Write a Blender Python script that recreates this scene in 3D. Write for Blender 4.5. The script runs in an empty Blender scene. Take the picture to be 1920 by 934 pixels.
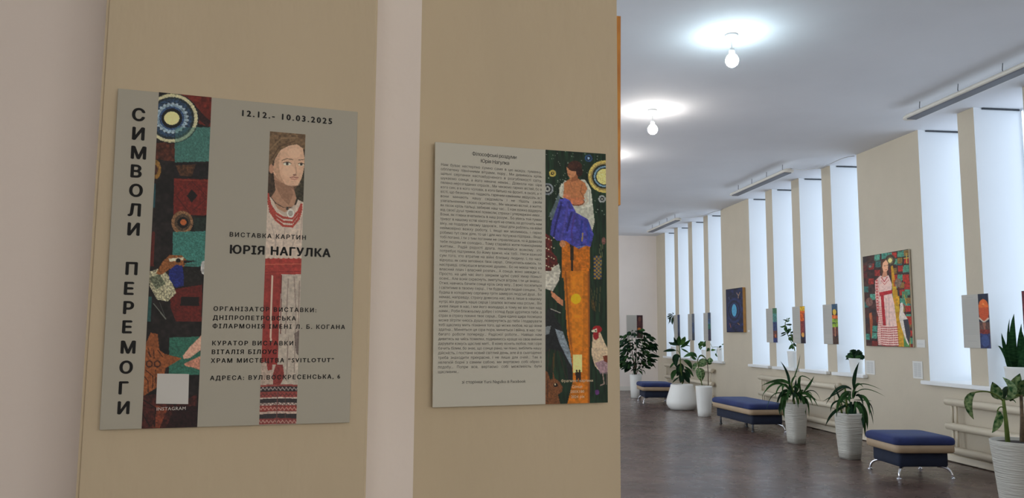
import bpy, bmesh, math, random
import numpy as np
from mathutils import Vector, Matrix

S = bpy.context.scene
COL = S.collection
random.seed(7)

# ------------------------------------------------------------------ camera
FPX, CX, CY, HC = 1480.0, 960.0, 467.0, 1.44
def _basis(vp=(785, 624), roll=.006):
    d = np.array([(vp[0]-CX)/FPX, -(vp[1]-CY)/FPX, 1.]); d /= np.linalg.norm(d)
    p2 = np.array([(vp[0]+1000-CX)/FPX, -(vp[1]+1000*roll-CY)/FPX, 1.])
    u = np.cross(p2, d); u /= np.linalg.norm(u)
    if u[1] < 0: u = -u
    x = np.cross(d, u)
    if x[0] < 0: x = -x
    return np.array([x, d, u])
RM = _basis()
CAMP = np.array([0, 0, HC])
def ray(px, py): return RM @ np.array([(px-CX)/FPX, -(py-CY)/FPX, 1.])
def plane(px, py, n, d):
    r = ray(px, py); n = np.array(n, float)
    return Vector(CAMP + (d - n@CAMP)/(n@r)*r)
def onZ(px, py, z=0): return plane(px, py, (0, 0, 1), z)
def onX(px, py, x): return plane(px, py, (1, 0, 0), x)
def onY(px, py, y): return plane(px, py, (0, 1, 0), y)
def proj(P):
    P = np.atleast_2d(np.array(P, float)) - CAMP
    c = P @ RM
    return CX+FPX*c[:, 0]/c[:, 2], CY-FPX*c[:, 1]/c[:, 2]

cam = bpy.data.cameras.new('camera'); cam.sensor_width = 36; cam.lens = FPX/1920*36
cam.clip_start = .05
co = bpy.data.objects.new('camera', cam); COL.objects.link(co)
right, upv, fwd = Vector(RM[:, 0]), Vector(RM[:, 1]), Vector(RM[:, 2])
m = Matrix((right, upv, -fwd)).transposed().to_4x4(); m.translation = Vector(CAMP)
co.matrix_world = m
S.camera = co
S.view_settings.view_transform = 'Standard'; S.view_settings.look = 'None'
S.view_settings.gamma = 1; S.view_settings.use_curve_mapping = False
S.view_settings.exposure = 0.0

# ------------------------------------------------------------------ world and lights
W = bpy.data.worlds.new('world'); S.world = W; W.use_nodes = True
bg = W.node_tree.nodes['Background']
bg.inputs[0].default_value = (1.0, .94, .86, 1); bg.inputs[1].default_value = .35
PANE_POWER = 1.9          # daylight through the white blinds
PANE_COLOR = (.74, .86, 1.0)
HALL_POWER, HALL_COLOR = 5.0, (.80, .90, 1.0)    # glowing blinds added in the hall's unseen long wall, fill light for the piers
FOYER_POWER, FOYER_COLOR = 3.75, (1.0, .96, .90)  # glowing blinds added behind the camera, fill light for the foreground wall
BULBS = [(6.28, (.72, .92, 1.0), 115), (8.60, (1.0, .94, .87), 115), (10.92, (1.0, .94, .87), 115),
         (13.24, (1.0, .94, .87), 115), (15.56, (1.0, .94, .87), 115), (17.88, (1.0, .94, .87), 115)]
BULB_X = 2.62

# ------------------------------------------------------------------ helpers
def lin(c):
    c = np.asarray(c, float)/255.
    return np.where(c <= .04045, c/12.92, ((c+.055)/1.055)**2.4)
def rgba(c): return (*[float(v) for v in lin(c)], 1)

def mat(name, color, rough=.6, metal=0, var=0, vscale=8, bump=0, bscale=60, spec=.5, color2=None, stretch=None, sheen=0, emit=None, estr=0):
    m = bpy.data.materials.new(name); m.use_nodes = True
    nt = m.node_tree; n = nt.nodes; l = nt.links; b = n['Principled BSDF']
    b.inputs['Base Color'].default_value = rgba(color); b.inputs['Roughness'].default_value = rough
    b.inputs['Metallic'].default_value = metal; b.inputs['Specular IOR Level'].default_value = spec
    if sheen: b.inputs['Sheen Weight'].default_value = sheen; b.inputs['Sheen Tint'].default_value = (.45, .6, 1, 1)
    if emit: b.inputs['Emission Color'].default_value = (*emit, 1); b.inputs['Emission Strength'].default_value = estr
    tc = n.new('ShaderNodeTexCoord'); mp = n.new('ShaderNodeMapping'); l.new(tc.outputs['Object'], mp.inputs[0])
    if stretch: mp.inputs['Scale'].default_value = stretch
    if var or color2:
        nz = n.new('ShaderNodeTexNoise'); nz.inputs['Scale'].default_value = vscale; nz.inputs['Detail'].default_value = 4
        l.new(mp.outputs[0], nz.inputs['Vector'])
        rp = n.new('ShaderNodeValToRGB'); l.new(nz.outputs[0], rp.inputs[0])
        c = np.array(color, float); c2 = np.array(color2, float) if color2 else np.clip(c*(1-var), 0, 255)
        rp.color_ramp.elements[0].position = .35; rp.color_ramp.elements[1].position = .65
        rp.color_ramp.elements[0].color = rgba(c2); rp.color_ramp.elements[1].color = rgba(c)
        l.new(rp.outputs[0], b.inputs['Base Color'])
    if bump:
        nb = n.new('ShaderNodeTexNoise'); nb.inputs['Scale'].default_value = bscale; nb.inputs['Detail'].default_value = 3
        l.new(mp.outputs[0], nb.inputs['Vector'])
        bp = n.new('ShaderNodeBump'); bp.inputs['Strength'].default_value = bump; bp.inputs['Distance'].default_value = .01
        l.new(nb.outputs[0], bp.inputs['Height']); l.new(bp.outputs[0], b.inputs['Normal'])
    return m

def paint_mat():
    m = bpy.data.materials.new('printed_picture'); m.use_nodes = True
    nt = m.node_tree; n = nt.nodes; b = n['Principled BSDF']; b.inputs['Roughness'].default_value = .55
    b.inputs['Specular IOR Level'].default_value = .3
    a = n.new('ShaderNodeAttribute'); a.attribute_name = 'Col'
    nt.links.new(a.outputs['Color'], b.inputs['Base Color'])
    nb = n.new('ShaderNodeTexNoise'); nb.inputs['Scale'].default_value = 220
    bp = n.new('ShaderNodeBump'); bp.inputs['Strength'].default_value = .15; bp.inputs['Distance'].default_value = .002
    nt.links.new(nb.outputs[0], bp.inputs['Height']); nt.links.new(bp.outputs[0], b.inputs['Normal'])
    return m

BEIGE = (204, 187, 157)
M = {}
M['beige'] = mat('beige_wall_paint', BEIGE, .75, var=.02, vscale=2.5, bump=.3, bscale=16, stretch=(1.5, 1.5, .6))
M['beigeh'] = mat('beige_hall_paint', (196, 184, 163), .75, var=.02, vscale=2.5, bump=.2, bscale=16)
M['white'] = mat('white_wall_paint', (236, 225, 216), .75, var=.02, vscale=1.5, bump=.25, bscale=14)
M['ceil'] = mat('ceiling_paint', (226, 227, 231), .85, var=.03, vscale=.8, bump=.1, bscale=10)
M['jamb'] = mat('white_reveal_paint', (232, 236, 240), .6)
M['sill'] = mat('white_sill', (228, 228, 226), .35)
M['rad'] = mat('cream_enamel', (204, 192, 170), .45)
M['skirt'] = mat('cream_skirting', (226, 214, 192), .4)
M['trim'] = mat('white_skirting', (222, 216, 206), .5)
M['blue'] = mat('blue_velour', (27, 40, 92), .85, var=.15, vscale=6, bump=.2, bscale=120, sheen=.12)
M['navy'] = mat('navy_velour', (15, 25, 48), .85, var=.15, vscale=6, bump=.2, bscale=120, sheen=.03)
M['cream'] = mat('cream_leatherette', (164, 140, 112), .55, var=.04, bump=.1)
M['chrome'] = mat('chrome', (220, 220, 225), .15, metal=1)
M['pot'] = mat('white_pot_plastic', (222, 220, 214), .45)
M['soil'] = mat('soil', (46, 36, 30), .95, bump=.8, bscale=90)
M['leaf'] = mat('green_leaf', (76, 122, 66), .55, spec=.18, var=.35, vscale=9)
M['leafd'] = mat('dark_green_leaf', (42, 76, 50), .55, spec=.18, var=.3, vscale=9)
M['leafl'] = mat('light_green_leaf', (96, 138, 62), .55, spec=.18, var=.3, vscale=12)
M['leafs'] = mat('snake_plant_leaf', (62, 104, 60), .65, spec=.12, color2=(38, 70, 44), vscale=14, stretch=(1, 1, 4))
M['leafv'] = mat('variegated_leaf', (52, 100, 58), .55, spec=.18, color2=(172, 192, 140), vscale=34)
M['stem'] = mat('green_stem', (98, 116, 58), .7, spec=.1, var=.2)
M['bark'] = mat('brown_stem', (112, 92, 70), .8, var=.3, vscale=30)
M['heatf'] = mat('heater_frame_enamel', (214, 208, 196), .4)
M['heatp'] = mat('heater_dark_panel', (100, 102, 110), .5)
M['cable'] = mat('white_cable', (196, 196, 198), .5)
M['dark'] = mat('dark_metal', (60, 64, 70), .5)
M['board'] = mat('foam_board', (178, 174, 165), .6)
M['paper'] = mat('white_paper', (214, 212, 206), .7)
M['print'] = mat('grey_print', (178, 178, 176), .7)
M['postg'] = mat('poster_grey_green', (176, 171, 155), .6, var=.012, vscale=1.5)
M['postw'] = mat('poster_white', (200, 197, 183), .6)
M['ink'] = mat('black_ink', (32, 32, 32), .6)
M['ink2'] = mat('soft_black_ink', (86, 84, 80), .6)
M['inkw'] = mat('white_ink', (226, 222, 214), .6)
M['inkt'] = mat('tan_ink', (232, 214, 178), .6)
M['qr'] = mat('blank_pale_label', (208, 206, 200), .6)
M['wood'] = mat('ochre_wood_edge', (206, 140, 40), .5, color2=(176, 106, 26), vscale=10, stretch=(6, 6, 1))
M['woodl'] = mat('pale_wood_frame', (206, 194, 168), .5, var=.1)
M['porc'] = mat('white_lamp_plastic', (220, 222, 222), .5)
M['art'] = paint_mat()

# ribbed planter materials: fine horizontal relief
def ribbed(name, color, scale):
    m = mat(name, color, .5); nt = m.node_tree; n = nt.nodes
    tc = n.new('ShaderNodeTexCoord'); mp = n.new('ShaderNodeMapping'); mp.inputs['Scale'].default_value = (1, 1, scale)
    nt.links.new(tc.outputs['Object'], mp.inputs[0])
    nz = n.new('ShaderNodeTexNoise'); nz.inputs['Scale'].default_value = 6; nz.inputs['Detail'].default_value = 2
    nt.links.new(mp.outputs[0], nz.inputs['Vector'])
    bp = n.new('ShaderNodeBump'); bp.inputs['Strength'].default_value = .9; bp.inputs['Distance'].default_value = .012
    nt.links.new(nz.outputs[0], bp.inputs['Height']); nt.links.new(bp.outputs[0], n['Principled BSDF'].inputs['Normal'])
    return m
M['ribpot'] = ribbed('ribbed_pot_plastic', (178, 174, 164), 14)

# floor: worn dark brown linoleum
def floor_mat():
    m = bpy.data.materials.new('brown_linoleum'); m.use_nodes = True
    nt = m.node_tree; n = nt.nodes; l = nt.links; b = n['Principled BSDF']
    tc = n.new('ShaderNodeTexCoord')
    nz = n.new('ShaderNodeTexNoise'); nz.inputs['Scale'].default_value = 1.6; nz.inputs['Detail'].default_value = 7; nz.inputs['Roughness'].default_value = .62
    l.new(tc.outputs['Object'], nz.inputs['Vector'])
    rp = n.new('ShaderNodeValToRGB'); l.new(nz.outputs[0], rp.inputs[0])
    rp.color_ramp.elements[0].position = .33; rp.color_ramp.elements[1].position = .7
    rp.color_ramp.elements[0].color = rgba((66, 49, 44)); rp.color_ramp.elements[1].color = rgba((104, 82, 74))
    l.new(rp.outputs[0], b.inputs['Base Color'])
    n2 = n.new('ShaderNodeTexNoise'); n2.inputs['Scale'].default_value = 5; l.new(tc.outputs['Object'], n2.inputs['Vector'])
    mr = n.new('ShaderNodeMapRange'); l.new(n2.outputs[0], mr.inputs[0]); mr.inputs[3].default_value = .2; mr.inputs[4].default_value = .36
    l.new(mr.outputs[0], b.inputs['Roughness'])
    n3 = n.new('ShaderNodeTexNoise'); n3.inputs['Scale'].default_value = 3; l.new(tc.outputs['Object'], n3.inputs['Vector'])
    bp = n.new('ShaderNodeBump'); bp.inputs['Strength'].default_value = .05; bp.inputs['Distance'].default_value = .02
    l.new(n3.outputs[0], bp.inputs['Height']); l.new(bp.outputs[0], b.inputs['Normal'])
    return m
M['floor'] = floor_mat()

def emis(name, color, strength):
    m = bpy.data.materials.new(name); m.use_nodes = True; nt = m.node_tree; nt.nodes.clear()
    e = nt.nodes.new('ShaderNodeEmission'); e.inputs[0].default_value = (*color, 1); e.inputs[1].default_value = strength
    o = nt.nodes.new('ShaderNodeOutputMaterial'); nt.links.new(e.outputs[0], o.inputs[0]); return m
M['blind'] = emis('daylit_white_blind', PANE_COLOR, PANE_POWER)

def link(name, me, mats, parent=None, smooth=False):
    if not isinstance(mats, (list, tuple)): mats = [mats]
    for x in mats: me.materials.append(x)
    if smooth:
        for p in me.polygons: p.use_smooth = True
    o = bpy.data.objects.new(name, me); COL.objects.link(o)
    if parent: o.parent = parent
    return o
def obj(name, bm, mats, parent=None, smooth=False):
    bmesh.ops.recalc_face_normals(bm, faces=bm.faces[:])
    me = bpy.data.meshes.new(name); bm.to_mesh(me); bm.free()
    return link(name, me, mats, parent, smooth)
def tag(o, label, cat, group=None):
    o['label'] = label; o['category'] = cat
    if group: o['group'] = group
    return o
def struct(o): o['kind'] = 'structure'; return o
def empty(name, loc, label, cat, group=None, rz=0):
    o = bpy.data.objects.new(name, None); COL.objects.link(o); o.location = loc; o.rotation_euler = (0, 0, rz)
    o.empty_display_size = .1
    return tag(o, label, cat, group)

def box(bm, a, b, mi=0):
    r = bmesh.ops.create_cube(bm, size=1)
    for v in r['verts']:
        v.co = Vector([a[i] + (v.co[i]+.5)*(b[i]-a[i]) for i in range(3)])
    fs = {f for v in r['verts'] for f in v.link_faces}
    for f in fs: f.material_index = mi
    return list(fs)
def bevel(bm, w, seg=2):
    bmesh.ops.bevel(bm, geom=bm.edges[:], offset=w, segments=seg, affect='EDGES', clamp_overlap=True)
def rings(bm, rs, cap=True, closed=True):
    """skin a list of vertex rings"""
    R = [[bm.verts.new(p) for p in r] for r in rs]
    n = len(R[0])
    for a, b in zip(R, R[1:]):
        for i in range(n if closed else n-1):
            bm.faces.new((a[i], a[(i+1) % n], b[(i+1) % n], b[i]))
    if cap:
        bm.faces.new(R[0][::-1]); bm.faces.new(R[-1])
def circle(r, z, n=24, p=2.0, cx=0, cy=0):
    out = []
    for i in range(n):
        t = 2*math.pi*(i+.5)/n; c, s = math.cos(t), math.sin(t)
        k = (abs(c)**p+abs(s)**p)**(-1/p)
        out.append((cx+r*k*c, cy+r*k*s, z))
    return out
def lathe(bm, prof, n=28, p=2.0, cap=True): rings(bm, [circle(r, z, n, p) for r, z in prof], cap)
def tube(bm, pts, r, n=8, r2=None):
    pts = [Vector(q) for q in pts]; rs = []; prev = None
    for i, q in enumerate(pts):
        t = (pts[min(i+1, len(pts)-1)]-pts[max(i-1, 0)]).normalized()
        if prev is None:
            a = t.orthogonal().normalized()
        else:
            a = (prev - t*prev.dot(t)).normalized()
        prev = a; b = t.cross(a)
        rr = r if r2 is None else r+(r2-r)*i/(len(pts)-1)
        rs.append([q+a*math.cos(2*math.pi*k/n)*rr+b*math.sin(2*math.pi*k/n)*rr for k in range(n)])
    rings(bm, rs)
def bez(a, b, c, n):
    a, b, c = Vector(a), Vector(b), Vector(c)
    return [a*(1-t)**2+b*2*t*(1-t)+c*t*t for t in [i/n for i in range(n+1)]]

# ------------------------------------------------------------------ setting
WX, RD, H, YE = 6.15, .62, 4.0, 20.0       # window wall plane, reveal depth, ceiling height, end wall
bm = bmesh.new(); box(bm, (-6.2, -5.2, -.12), (WX+.9, YE+.2, 0)); struct(obj('floor', bm, M['floor']))
bm = bmesh.new(); box(bm, (-6.2, -5.2, H), (WX+.9, YE+.2, H+.12)); struct(obj('ceiling', bm, M['ceil']))
bm = bmesh.new(); box(bm, (-3.2, YE, 0), (WX+.9, YE+.2, H)); struct(obj('wall_back', bm, M['white']))

groups = [19.26-5.13*k for k in range(4)]        # far edge of each group of four openings
OP, PIER, GL = .73, .27, 3.73
bm = bmesh.new()
box(bm, (WX, -5, 0), (WX+RD+.1, YE, .9-.02)); struct(obj('wall_right', bm, M['beigeh']))
edges = [YE]
spans = []
y = YE
for g in groups:
    spans.append((g, y))
    yy = g
    for k in range(4):
        yy -= OP
        if k < 3: spans.append((yy-PIER, yy)); yy -= PIER
    y = yy
spans.append((-5.0, y))
for a, b in spans:
    bm = bmesh.new(); box(bm, (WX, a, .9-.02), (WX+RD+.1, b, H)); bm.normal_update()
    for f in bm.faces: f.material_index = 1 if abs(f.normal.y) > .9 else 0
    struct(obj('wall_right', bm, [M['beigeh'], M['jamb']]))
# windows: frame + daylit blind at the outer side of each deep reveal
wn = 0
for gi, g in enumerate(groups):
    yy = g
    for k in range(4):
        wn += 1
        y1, y0 = yy, yy-OP; yy -= OP+PIER
        bm = bmesh.new()
        for a, b in (((y0, .9), (y0+.05, H)), ((y1-.05, .9), (y1, H)), ((y0+.05, .9), (y1-.05, .96)), ((y0+.05, H-.06), (y1-.05, H)), ((y0+.05, 2.55), (y1-.05, 2.6))):
            box(bm, (WX+RD-.04, a[0], a[1]), (WX+RD+.02, b[0], b[1]))
        w = struct(obj('window_%d' % wn, bm, M['jamb']))
        bm = bmesh.new(); box(bm, (WX+RD-.055, y0+.03, .93), (WX+RD-.05, y1-.03, H-.03))
        obj('roller_blind', bm, M['blind'], w)
        bm = bmesh.new(); box(bm, (WX+.1, y1-.012, H-.022), (WX+RD-.06, y1-.001, H-.004))
        obj('joint_strip', bm, M['dark'], w)
        bm = bmesh.new(); box(bm, (WX, y0, .88), (WX+RD, y1, .9)); obj('inner_ledge', bm, M['sill'], w)
# sill boards
tn = 0
for gi, g in enumerate(groups):
    if gi in (1,):
        segs = [(g-k-OP-.07, g-k+.05) for k in range(4)]
    else:
        segs = [(g-GL-.08, g+.08)]
    for a, b in segs:
        tn += 1
        bm = bmesh.new(); box(bm, (WX-.075, a, .855), (WX-.001, b, .9)); bevel(bm, .006)
        struct(obj('trim_%d' % tn, bm, M['sill']))
# skirting
bm = bmesh.new(); box(bm, (WX-.045, -5, .012), (WX, YE-.02, .085)); bevel(bm, .004); struct(obj('baseboard_right', bm, M['skirt']))
bm = bmesh.new(); box(bm, (-3.2, YE-.025, 0), (WX-.0, YE, .11)); bevel(bm, .004); struct(obj('baseboard_back', bm, M['trim']))

# foreground wall with projecting painted pier
AZ = math.radians(-12.8)
WD = Vector((math.cos(AZ), -math.sin(AZ), 0)); WN = Vector((-WD.y, WD.x, 0)); WN = Vector((math.sin(AZ), math.cos(AZ), 0))  # WN points away from camera
D1, D2 = 1.53, 1.727
def wp(u, d, z): return WD*u + WN*d + Vector((0, 0, z))
def prism(bm, pts, z0, z1, mi=0):
    a = [bm.verts.new((p[0], p[1], z0)) for p in pts]; b = [bm.verts.new((p[0], p[1], z1)) for p in pts]
    n = len(pts); fs = []
    for i in range(n): fs.append(bm.faces.new((a[i], a[(i+1) % n], b[(i+1) % n], b[i])))
    fs.append(bm.faces.new(a[::-1])); fs.append(bm.faces.new(b))
    for f in fs: f.material_index = mi
    return fs
UE = .888
cor = wp(UE, D2, 0)
bm = bmesh.new()
q = [wp(-6.2, D2, 0), wp(.386, D2, 0), cor, Vector((cor.x, cor.y+1.3, 0)), Vector((cor.x-.25, cor.y+1.3, 0)), cor+Vector((-.25, .2, 0)), wp(-6.2, D2+.25, 0)]
fs = prism(bm, q, 0, H)
fs[1].material_index = 1
struct(obj('wall_front', bm, [M['white'], M['beige']]))
# unseen sides of the hall and foyer, with glowing windows added to light the scene
bm = bmesh.new(); box(bm, (-3.4, 1.6, 0), (-3.2, YE, H)); struct(obj('wall_left', bm, M['white']))
bm = bmesh.new(); box(bm, (-6.2, -5.2, 0), (-6.0, 1.2, H)); struct(obj('wall_left', bm, M['white']))
bm = bmesh.new(); box(bm, (-6.2, -5.2, 0), (WX+.9, -5.0, H)); struct(obj('wall_front', bm, M['white']))
M['fill_hall'] = emis('added_hall_fill_blind', HALL_COLOR, HALL_POWER); M['fill_foyer'] = emis('added_foyer_fill_blind', FOYER_COLOR, FOYER_POWER)
for k in range(6):  # windows added out of view, their blinds glow as fill for the hall
    y0 = 3.2+k*2.8; wn += 1
    bm = bmesh.new()
    for a, b in (((y0-.06, .85), (y0, 3.65)), ((y0+2.2, .85), (y0+2.26, 3.65)), ((y0, .85), (y0+2.2, .91)), ((y0, 3.59), (y0+2.2, 3.65)), ((y0+1.07, .91), (y0+1.13, 3.59))):
        box(bm, (-3.2, a[0], a[1]), (-3.13, b[0], b[1]))
    w = struct(obj('window_%d' % wn, bm, M['jamb']))
    bm = bmesh.new(); box(bm, (-3.19, y0, .91), (-3.17, y0+2.2, 3.59)); obj('roller_blind', bm, M['fill_hall'], w)
for k in range(3):  # windows added behind the camera, their blinds glow as fill for the foreground
    x0 = -.8+k*2.35; wn += 1
    bm = bmesh.new()
    for a, b in (((x0-.06, .85), (x0, 3.65)), ((x0+2.0, .85), (x0+2.06, 3.65)), ((x0, .85), (x0+2.0, .91)), ((x0, 3.59), (x0+2.0, 3.65)), ((x0+.97, .91), (x0+1.03, 3.59))):
        box(bm, (a[0], -5.0, a[1]), (b[0], -4.93, b[1]))
    w = struct(obj('window_%d' % wn, bm, M['jamb']))
    bm = bmesh.new(); box(bm, (x0, -4.99, .91), (x0+2.0, -4.97, 3.59)); obj('roller_blind', bm, M['fill_foyer'], w)
def pier(name, u0, u1, d0, d1, bev=.006):
    bm = bmesh.new(); prism(bm, [wp(u0, d0, 0), wp(u1, d0, 0), wp(u1, d1, 0), wp(u0, d1, 0)], 0, H)
    ev = [e for e in bm.edges if abs(e.verts[0].co.z-e.verts[1].co.z) > 1]
    bmesh.ops.bevel(bm, geom=ev, offset=bev, segments=3, affect='EDGES')
    return struct(obj(name, bm, M['beige']))
pier('trim_20', -.2355, .2525, D1, D2)

# ------------------------------------------------------------------ fonts -> flat meshes
_g = {}
def glyph(ch, off):
    k = (ch, off)
    if k in _g: return _g[k]
    def ev(t):
        c = bpy.data.curves.new('t', 'FONT'); c.body = t; c.size = 1; c.resolution_u = 2; c.fill_mode = 'NONE'
        o = bpy.data.objects.new('t', c); COL.objects.link(o)
        dg = bpy.context.evaluated_depsgraph_get(); dg.update()
        me = bpy.data.meshes.new_from_object(o.evaluated_get(dg))
        V = np.array([v.co[:2] for v in me.vertices]).reshape(-1, 2); E = [tuple(e.vertices) for e in me.edges]
        bpy.data.objects.remove(o); bpy.data.curves.remove(c); bpy.data.meshes.remove(me)
        return V, E
    def fill(V, E):          # slice the outline into trapezoids, nonzero winding
        ys = np.unique(np.round(V[:, 1], 4)); P = []; F = []
        for a, b in zip(ys, ys[1:]):
            if b-a < 4e-4: continue
            m_ = (a+b)/2; L = []
            for i, j in E:
                (x1, y1), (x2, y2) = V[i], V[j]
                if (y1 > m_) != (y2 > m_):
                    g = (x2-x1)/(y2-y1); L.append((x1+g*(m_-y1), x1+g*(a-y1), x1+g*(b-y1), 1 if y2 > y1 else -1))
            L.sort(); w = 0
            for xm, xa, xb, sg in L:
                w0 = w; w += sg
                if w0 == 0: st = (xa, xb)
                elif w == 0:
                    n = len(P); P += [(st[0], a), (xa, a), (xb, b), (st[1], b)]; F.append((n, n+1, n+2, n+3))
        return np.array(P).reshape(-1, 2), F
    if ch == ' ':
        A = ev('H H')[0]; B = ev('HH')[0]
        _g[k] = (np.zeros((0, 2)), [], A[:, 0].max()-B[:, 0].max()); return _g[k]
    V, E = ev(ch)
    A = ev(ch+'H')[0][:, 0].max(); B = ev('H')[0][:, 0].max()
    V, F = fill(V, E)
    _g[k] = (V, F, A-B); return _g[k]
class Text:
    def __init__(s): s.V = []; s.F = []; s.n = 0
    def add(s, txt, p0, width, cap, bold=0, mode='track', stretch=None):
        """p0 baseline left (u,v); width in metres (None = natural); cap = capital height"""
        sz = cap/.73; gl = [glyph(c, 0) for c in txt]
        adv = [g[2] for g in gl]; V0 = gl[-1][0]
        last = V0[:, 0].max() if len(V0) else adv[-1]
        nat = (sum(adv[:-1])+last)*sz
        extra = 0; sx = 1
        if width:
            if mode == 'track': extra = (width-nat)/max(1, len(txt)-1)
            elif mode == 'word':
                ns = txt.count(' ')
                sx = min(1.12, max(.8, width/nat)) if ns else 1
                if width/nat > 1.02: sx = 1.0 if stretch is None else stretch
                extra = (width-nat*sx)/max(1, ns)
            elif mode == 'scale': sx = width/nat
        x = p0[0]
        for c, g in zip(txt, gl):
            if len(g[0]):
                for ox, oy in (((0, 0),) if bold < .006 else ((-1, 0), (1, 0), (0, .6), (0, -.6), (-.7, .4), (.7, -.4)) if bold > .015 else ((-1, 0), (1, 0))):
                    v = g[0]*sz*np.array([sx, 1]) + np.array([x+ox*bold*sz, p0[1]+oy*bold*sz])
                    s.V.append(v); s.F += [tuple(i+s.n for i in f) for f in g[1]]; s.n += len(v)
            x += g[2]*sz*sx
            if mode == 'track' or (mode == 'word' and c == ' '): x += extra
    def flush(s, name, material, parent, z):
        o = s.build(name, material, parent, z); s.V = []; s.F = []; s.n = 0; return o
    def build(s, name, material, parent, z):
        V = np.vstack(s.V); V = np.hstack([V, np.full((len(V), 1), z)])
        me = bpy.data.meshes.new(name); me.from_pydata(V.tolist(), [], s.F); me.update()
        return link(name, me, material, parent)

# ------------------------------------------------------------------ flat painted pictures (colour per vertex)
def vnoise(x, y, seed):
    xi = np.floor(x).astype(np.int64); yi = np.floor(y).astype(np.int64); fx = x-xi; fy = y-yi
    def h(a, b):
        n = (a*374761393 + b*668265263 + seed*1442695) & 0xffffffff
        n = ((n ^ (n >> 13))*1274126177) & 0xffffffff
        return ((n ^ (n >> 16)) & 0xffff)/65535.
    fx = fx*fx*(3-2*fx); fy = fy*fy*(3-2*fy)
    return (h(xi, yi)*(1-fx)+h(xi+1, yi)*fx)*(1-fy)+(h(xi, yi+1)*(1-fx)+h(xi+1, yi+1)*fx)*fy
class Canvas:
    def __init__(s, X, Y, c): s.X, s.Y = X, Y; s.C = np.tile(np.array(c, float), (len(X), 1)); s.T = None
    def at(s, o=None, k=1):          # local drawing coordinates: x = X*k - ..
        s.o = o; s.k = k
        return s
    def _l(s):
        if s.o is None: return s.X, s.Y
        return (s.X-s.o[0])*s.k, (s.Y-s.o[1])*s.k
    o = None; k = 1
    def mix(s, mask, c, a=1, nz=0, ns=3, seed=1):
        c = np.array(c, float)
        if nz:
            n = vnoise(s.X/ns, s.Y/ns, seed)[mask]*.6+vnoise(s.X/ns*2.3, s.Y/ns*2.3, seed+9)[mask]*.4
            col = c*(1+(n[:, None]-.5)*2*nz)
        else: col = c
        s.C[mask] = s.C[mask]*(1-a)+col*a
    def poly(s, pts, c, a=1, nz=.12, ns=3, seed=1):
        X, Y = s._l(); m = np.zeros(len(X), bool); n = len(pts)
        for i in range(n):
            x1, y1 = pts[i]; x2, y2 = pts[(i+1) % n]
            if y1 == y2: continue
            cr = (y1 > Y) != (y2 > Y)
            m ^= cr & (X < (x2-x1)*(Y-y1)/(y2-y1)+x1)
        s.mix(m, c, a, nz, ns, seed); return m
    def ell(s, cx, cy, rx, ry, c, a=1, nz=.08, ns=3, r0=0):
        X, Y = s._l(); d = ((X-cx)/rx)**2+((Y-cy)/ry)**2
        s.mix((d < 1) & (d >= r0*r0), c, a, nz, ns, int(cx+cy) % 97)
    def line(s, pts, w, c, a=1, nz=0, ns=3):
        X, Y = s._l(); m = np.zeros(len(X), bool)
        for (x1, y1), (x2, y2) in zip(pts, pts[1:]):
            L = (x2-x1)**2+(y2-y1)**2+1e-9
            t = np.clip(((X-x1)*(x2-x1)+(Y-y1)*(y2-y1))/L, 0, 1)
            m |= (X-x1-t*(x2-x1))**2+(Y-y1-t*(y2-y1))**2 < (w/2)**2
        s.mix(m, c, a, nz, ns)
    def grain(s, amt, sx, sy, seed=3):
        n = vnoise(s.X/sx, s.Y/sy, seed)*.6+vnoise(s.X/sx*2.1, s.Y/sy*2.1, seed+5)*.4
        s.C *= (1+(n[:, None]-.5)*2*amt)
    def dots(s, n, box, r, c, seed=1, a=1):
        rg = random.Random(seed)
        for _ in range(n):
            s.ell(rg.uniform(box[0], box[2]), rg.uniform(box[1], box[3]), r*rg.uniform(.6, 1.3), r*rg.uniform(.6, 1.3), c, a)
class Frame:
    """flat thing on a wall: origin O, unit u (to the viewer's right), z up, n toward the room"""
    def __init__(s, O, u, n):
        s.O = Vector(O); s.u = Vector(u); s.n = Vector(n)
        s.M = Matrix((s.u, Vector((0, 0, 1)), s.n)).transposed().to_4x4(); s.M.translation = s.O
        s.d = s.n.dot(s.O)
    def loc(s, px, py):
        p = plane(px, py, s.n, s.d) - s.O
        return (p.dot(s.u), p.z)
def picture(name, fr, parent, quad, nx, ny, fn, k, z, isuv=False, tone=.5, desat=0.):
    Q = [np.array(q if isuv else fr.loc(*q)) for q in quad]
    s, t = np.meshgrid(np.linspace(0, 1, nx), np.linspace(0, 1, ny)); s = s.ravel()[:, None]; t = t.ravel()[:, None]
    UV = (Q[0]*(1-s)+Q[1]*s)*(1-t)+(Q[3]*(1-s)+Q[2]*s)*t
    P = np.array(fr.O)+UV[:, :1]*np.array(fr.u)+UV[:, 1:]*np.array([0, 0, 1.])
    X, Y = proj(P)
    C = fn(X, Y, s[:, 0], t[:, 0])
    L = (C @ np.array([.3, .59, .11]))[:, None]
    C = (C*(1-desat)+L*desat)*np.power(np.clip(L, 4, 255)/255., tone)
    C = np.clip(lin(np.clip(C, 0, 255))/np.array(k), 0, .92)
    V = np.hstack([UV, np.full((len(UV), 1), z)])
    i = np.arange(nx*ny).reshape(ny, nx)
    F = np.stack([i[:-1, :-1], i[1:, :-1], i[1:, 1:], i[:-1, 1:]], -1).reshape(-1, 4)
    me = bpy.data.meshes.new(name); me.from_pydata(V.tolist(), [], F.tolist())
    at = me.color_attributes.new('Col', 'FLOAT_COLOR', 'POINT')
    at.data.foreach_set('color', np.hstack([C, np.ones((len(C), 1))]).astype(np.float32).ravel())
    me.update()
    return link(name, me, M['art'], parent)
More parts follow.
